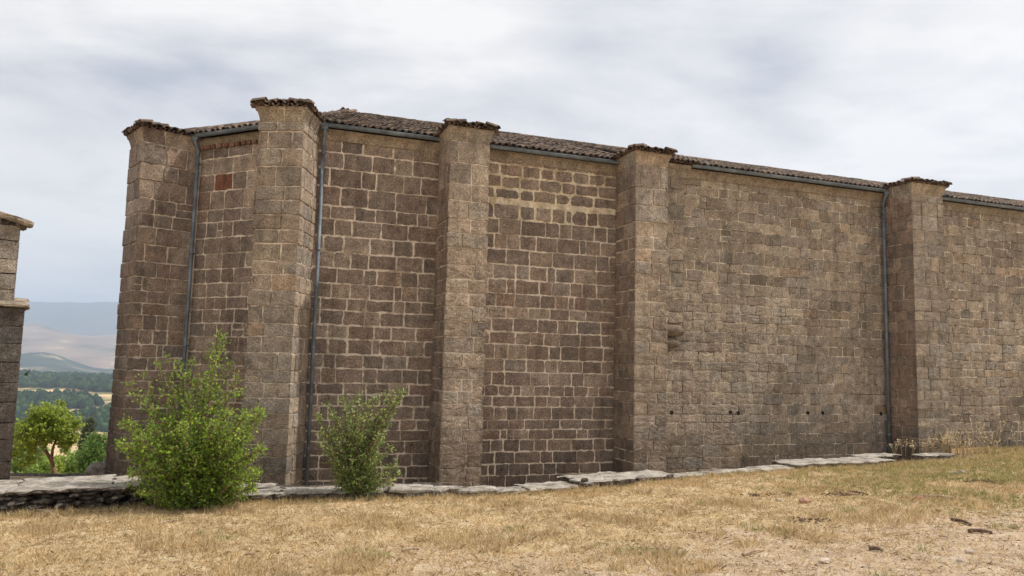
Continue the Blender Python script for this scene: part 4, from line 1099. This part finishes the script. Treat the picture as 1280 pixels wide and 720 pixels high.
SUN_EL = math.radians(56); th = math.radians(11)     # sun off to the right, a little behind the ledge line
sd = Vector((math.cos(SUN_EL)*math.cos(th), math.cos(SUN_EL)*math.sin(th), math.sin(SUN_EL)))
sl = bpy.data.lights.new('sun', 'SUN'); sl.energy = 4.2; sl.angle = math.radians(1.2); sl.color = (1, .95, .88)
so = bpy.data.objects.new('sun', sl); COL.objects.link(so); so.rotation_euler = sd.to_track_quat('Z', 'Y').to_euler(); so.location = (30, 10, 40)
w = bpy.data.worlds.new('World'); sc.world = w; w.use_nodes = True; t = w.node_tree; t.nodes.clear()
N = t.nodes.new; Lk = t.links.new
ow = N('ShaderNodeOutputWorld'); sky = N('ShaderNodeTexSky'); sky.sky_type = 'NISHITA'; sky.sun_disc = False
sky.sun_elevation = SUN_EL; sky.sun_rotation = PI/2-th
bs = N('ShaderNodeBackground'); bs.inputs[1].default_value = .1; Lk(sky.outputs[0], bs.inputs[0])
tc = N('ShaderNodeTexCoord'); sp = N('ShaderNodeSeparateXYZ'); Lk(tc.outputs['Generated'], sp.inputs[0])
def math_(op, a, b=None):
    q = N('ShaderNodeMath'); q.operation = op
    for i, v in enumerate((a, b)):
        if v is None: continue
        if hasattr(v, 'links'): Lk(v, q.inputs[i])
        else: q.inputs[i].default_value = v
    return q.outputs[0]
zz = math_('ADD', math_('MAXIMUM', sp.outputs[2], 0), .16)
cx = math_('DIVIDE', sp.outputs[0], zz); cy = math_('DIVIDE', sp.outputs[1], zz)
cb = N('ShaderNodeCombineXYZ'); Lk(cx, cb.inputs[0]); Lk(cy, cb.inputs[1])
def wn(scale, det, rough, off, dist=0, st=(1, 1, 1)):
    mp = N('ShaderNodeMapping'); mp.inputs['Location'].default_value = off; mp.inputs['Scale'].default_value = st; Lk(cb.outputs[0], mp.inputs[0])
    q = N('ShaderNodeTexNoise'); q.inputs['Scale'].default_value = scale; q.inputs['Detail'].default_value = det; q.inputs['Roughness'].default_value = rough
    q.inputs['Distortion'].default_value = dist; Lk(mp.outputs[0], q.inputs['Vector']); return q.outputs[0]
def wr(f, stops):
    q = N('ShaderNodeValToRGB'); el = q.color_ramp.elements
    while len(el) < len(stops): el.new(.5)
    for e_, (p, c) in zip(el, stops): e_.position = p; e_.color = c
    Lk(f, q.inputs[0]); return q.outputs[0]
n1 = wn(.95, 7, .54, (5.2, 4.4, 0), .6, (.75, 1.2, 1)); n2 = wn(2.2, 6, .5, (7, 2, 0), .2)
mx = N('ShaderNodeMix'); mx.data_type = 'FLOAT'; mx.inputs[0].default_value = .3; Lk(n1, mx.inputs[2]); Lk(n2, mx.inputs[3])
cc = wr(mx.outputs[0], [(.37, srgb(180, 184, 195)), (.44, srgb(210, 210, 214)), (.50, srgb(228, 226, 226)), (.57, srgb(246, 243, 240))])
lowf = wr(sp.outputs[2], [(.0, (.75, .75, .75, 1)), (.30, (0, 0, 0, 1))])
ml = N('ShaderNodeMix'); ml.data_type = 'RGBA'; Lk(lowf, ml.inputs[0]); Lk(cc, ml.inputs[6]); ml.inputs[7].default_value = srgb(238, 236, 232); cc = ml.outputs[2]
bc = N('ShaderNodeBackground'); Lk(cc, bc.inputs[0]); bc.inputs[1].default_value = 1.03
ms = N('ShaderNodeMixShader'); fac = wr(mx.outputs[0], [(.30, (.93, .93, .93, 1)), (.42, (.99, .99, .99, 1))])
Lk(fac, ms.inputs[0]); Lk(bs.outputs[0], ms.inputs[1]); Lk(bc.outputs[0], ms.inputs[2]); Lk(ms.outputs[0], ow.inputs[0])

cd = bpy.data.cameras.new('camera'); co = bpy.data.objects.new('camera', cd); COL.objects.link(co); sc.camera = co
cd.sensor_width = 36; cd.lens = 950/1280*36; cd.clip_start = .1; cd.clip_end = 20000
co.location = (0, 0, 1.6)
co.rotation_euler = (Matrix.Rotation(math.radians(95.8), 3, 'X')@Matrix.Rotation(math.radians(1.4), 3, 'Z')).to_euler()
sc.view_settings.view_transform = 'Standard'; sc.view_settings.look = 'None'; sc.view_settings.exposure = .12; sc.view_settings.gamma = 1
sc.view_settings.use_curve_mapping = False
sc.cycles.max_bounces = 6; sc.cycles.diffuse_bounces = 3; sc.cycles.volume_bounces = 1; sc.cycles.transparent_max_bounces = 6
sc.cycles.use_denoising = True
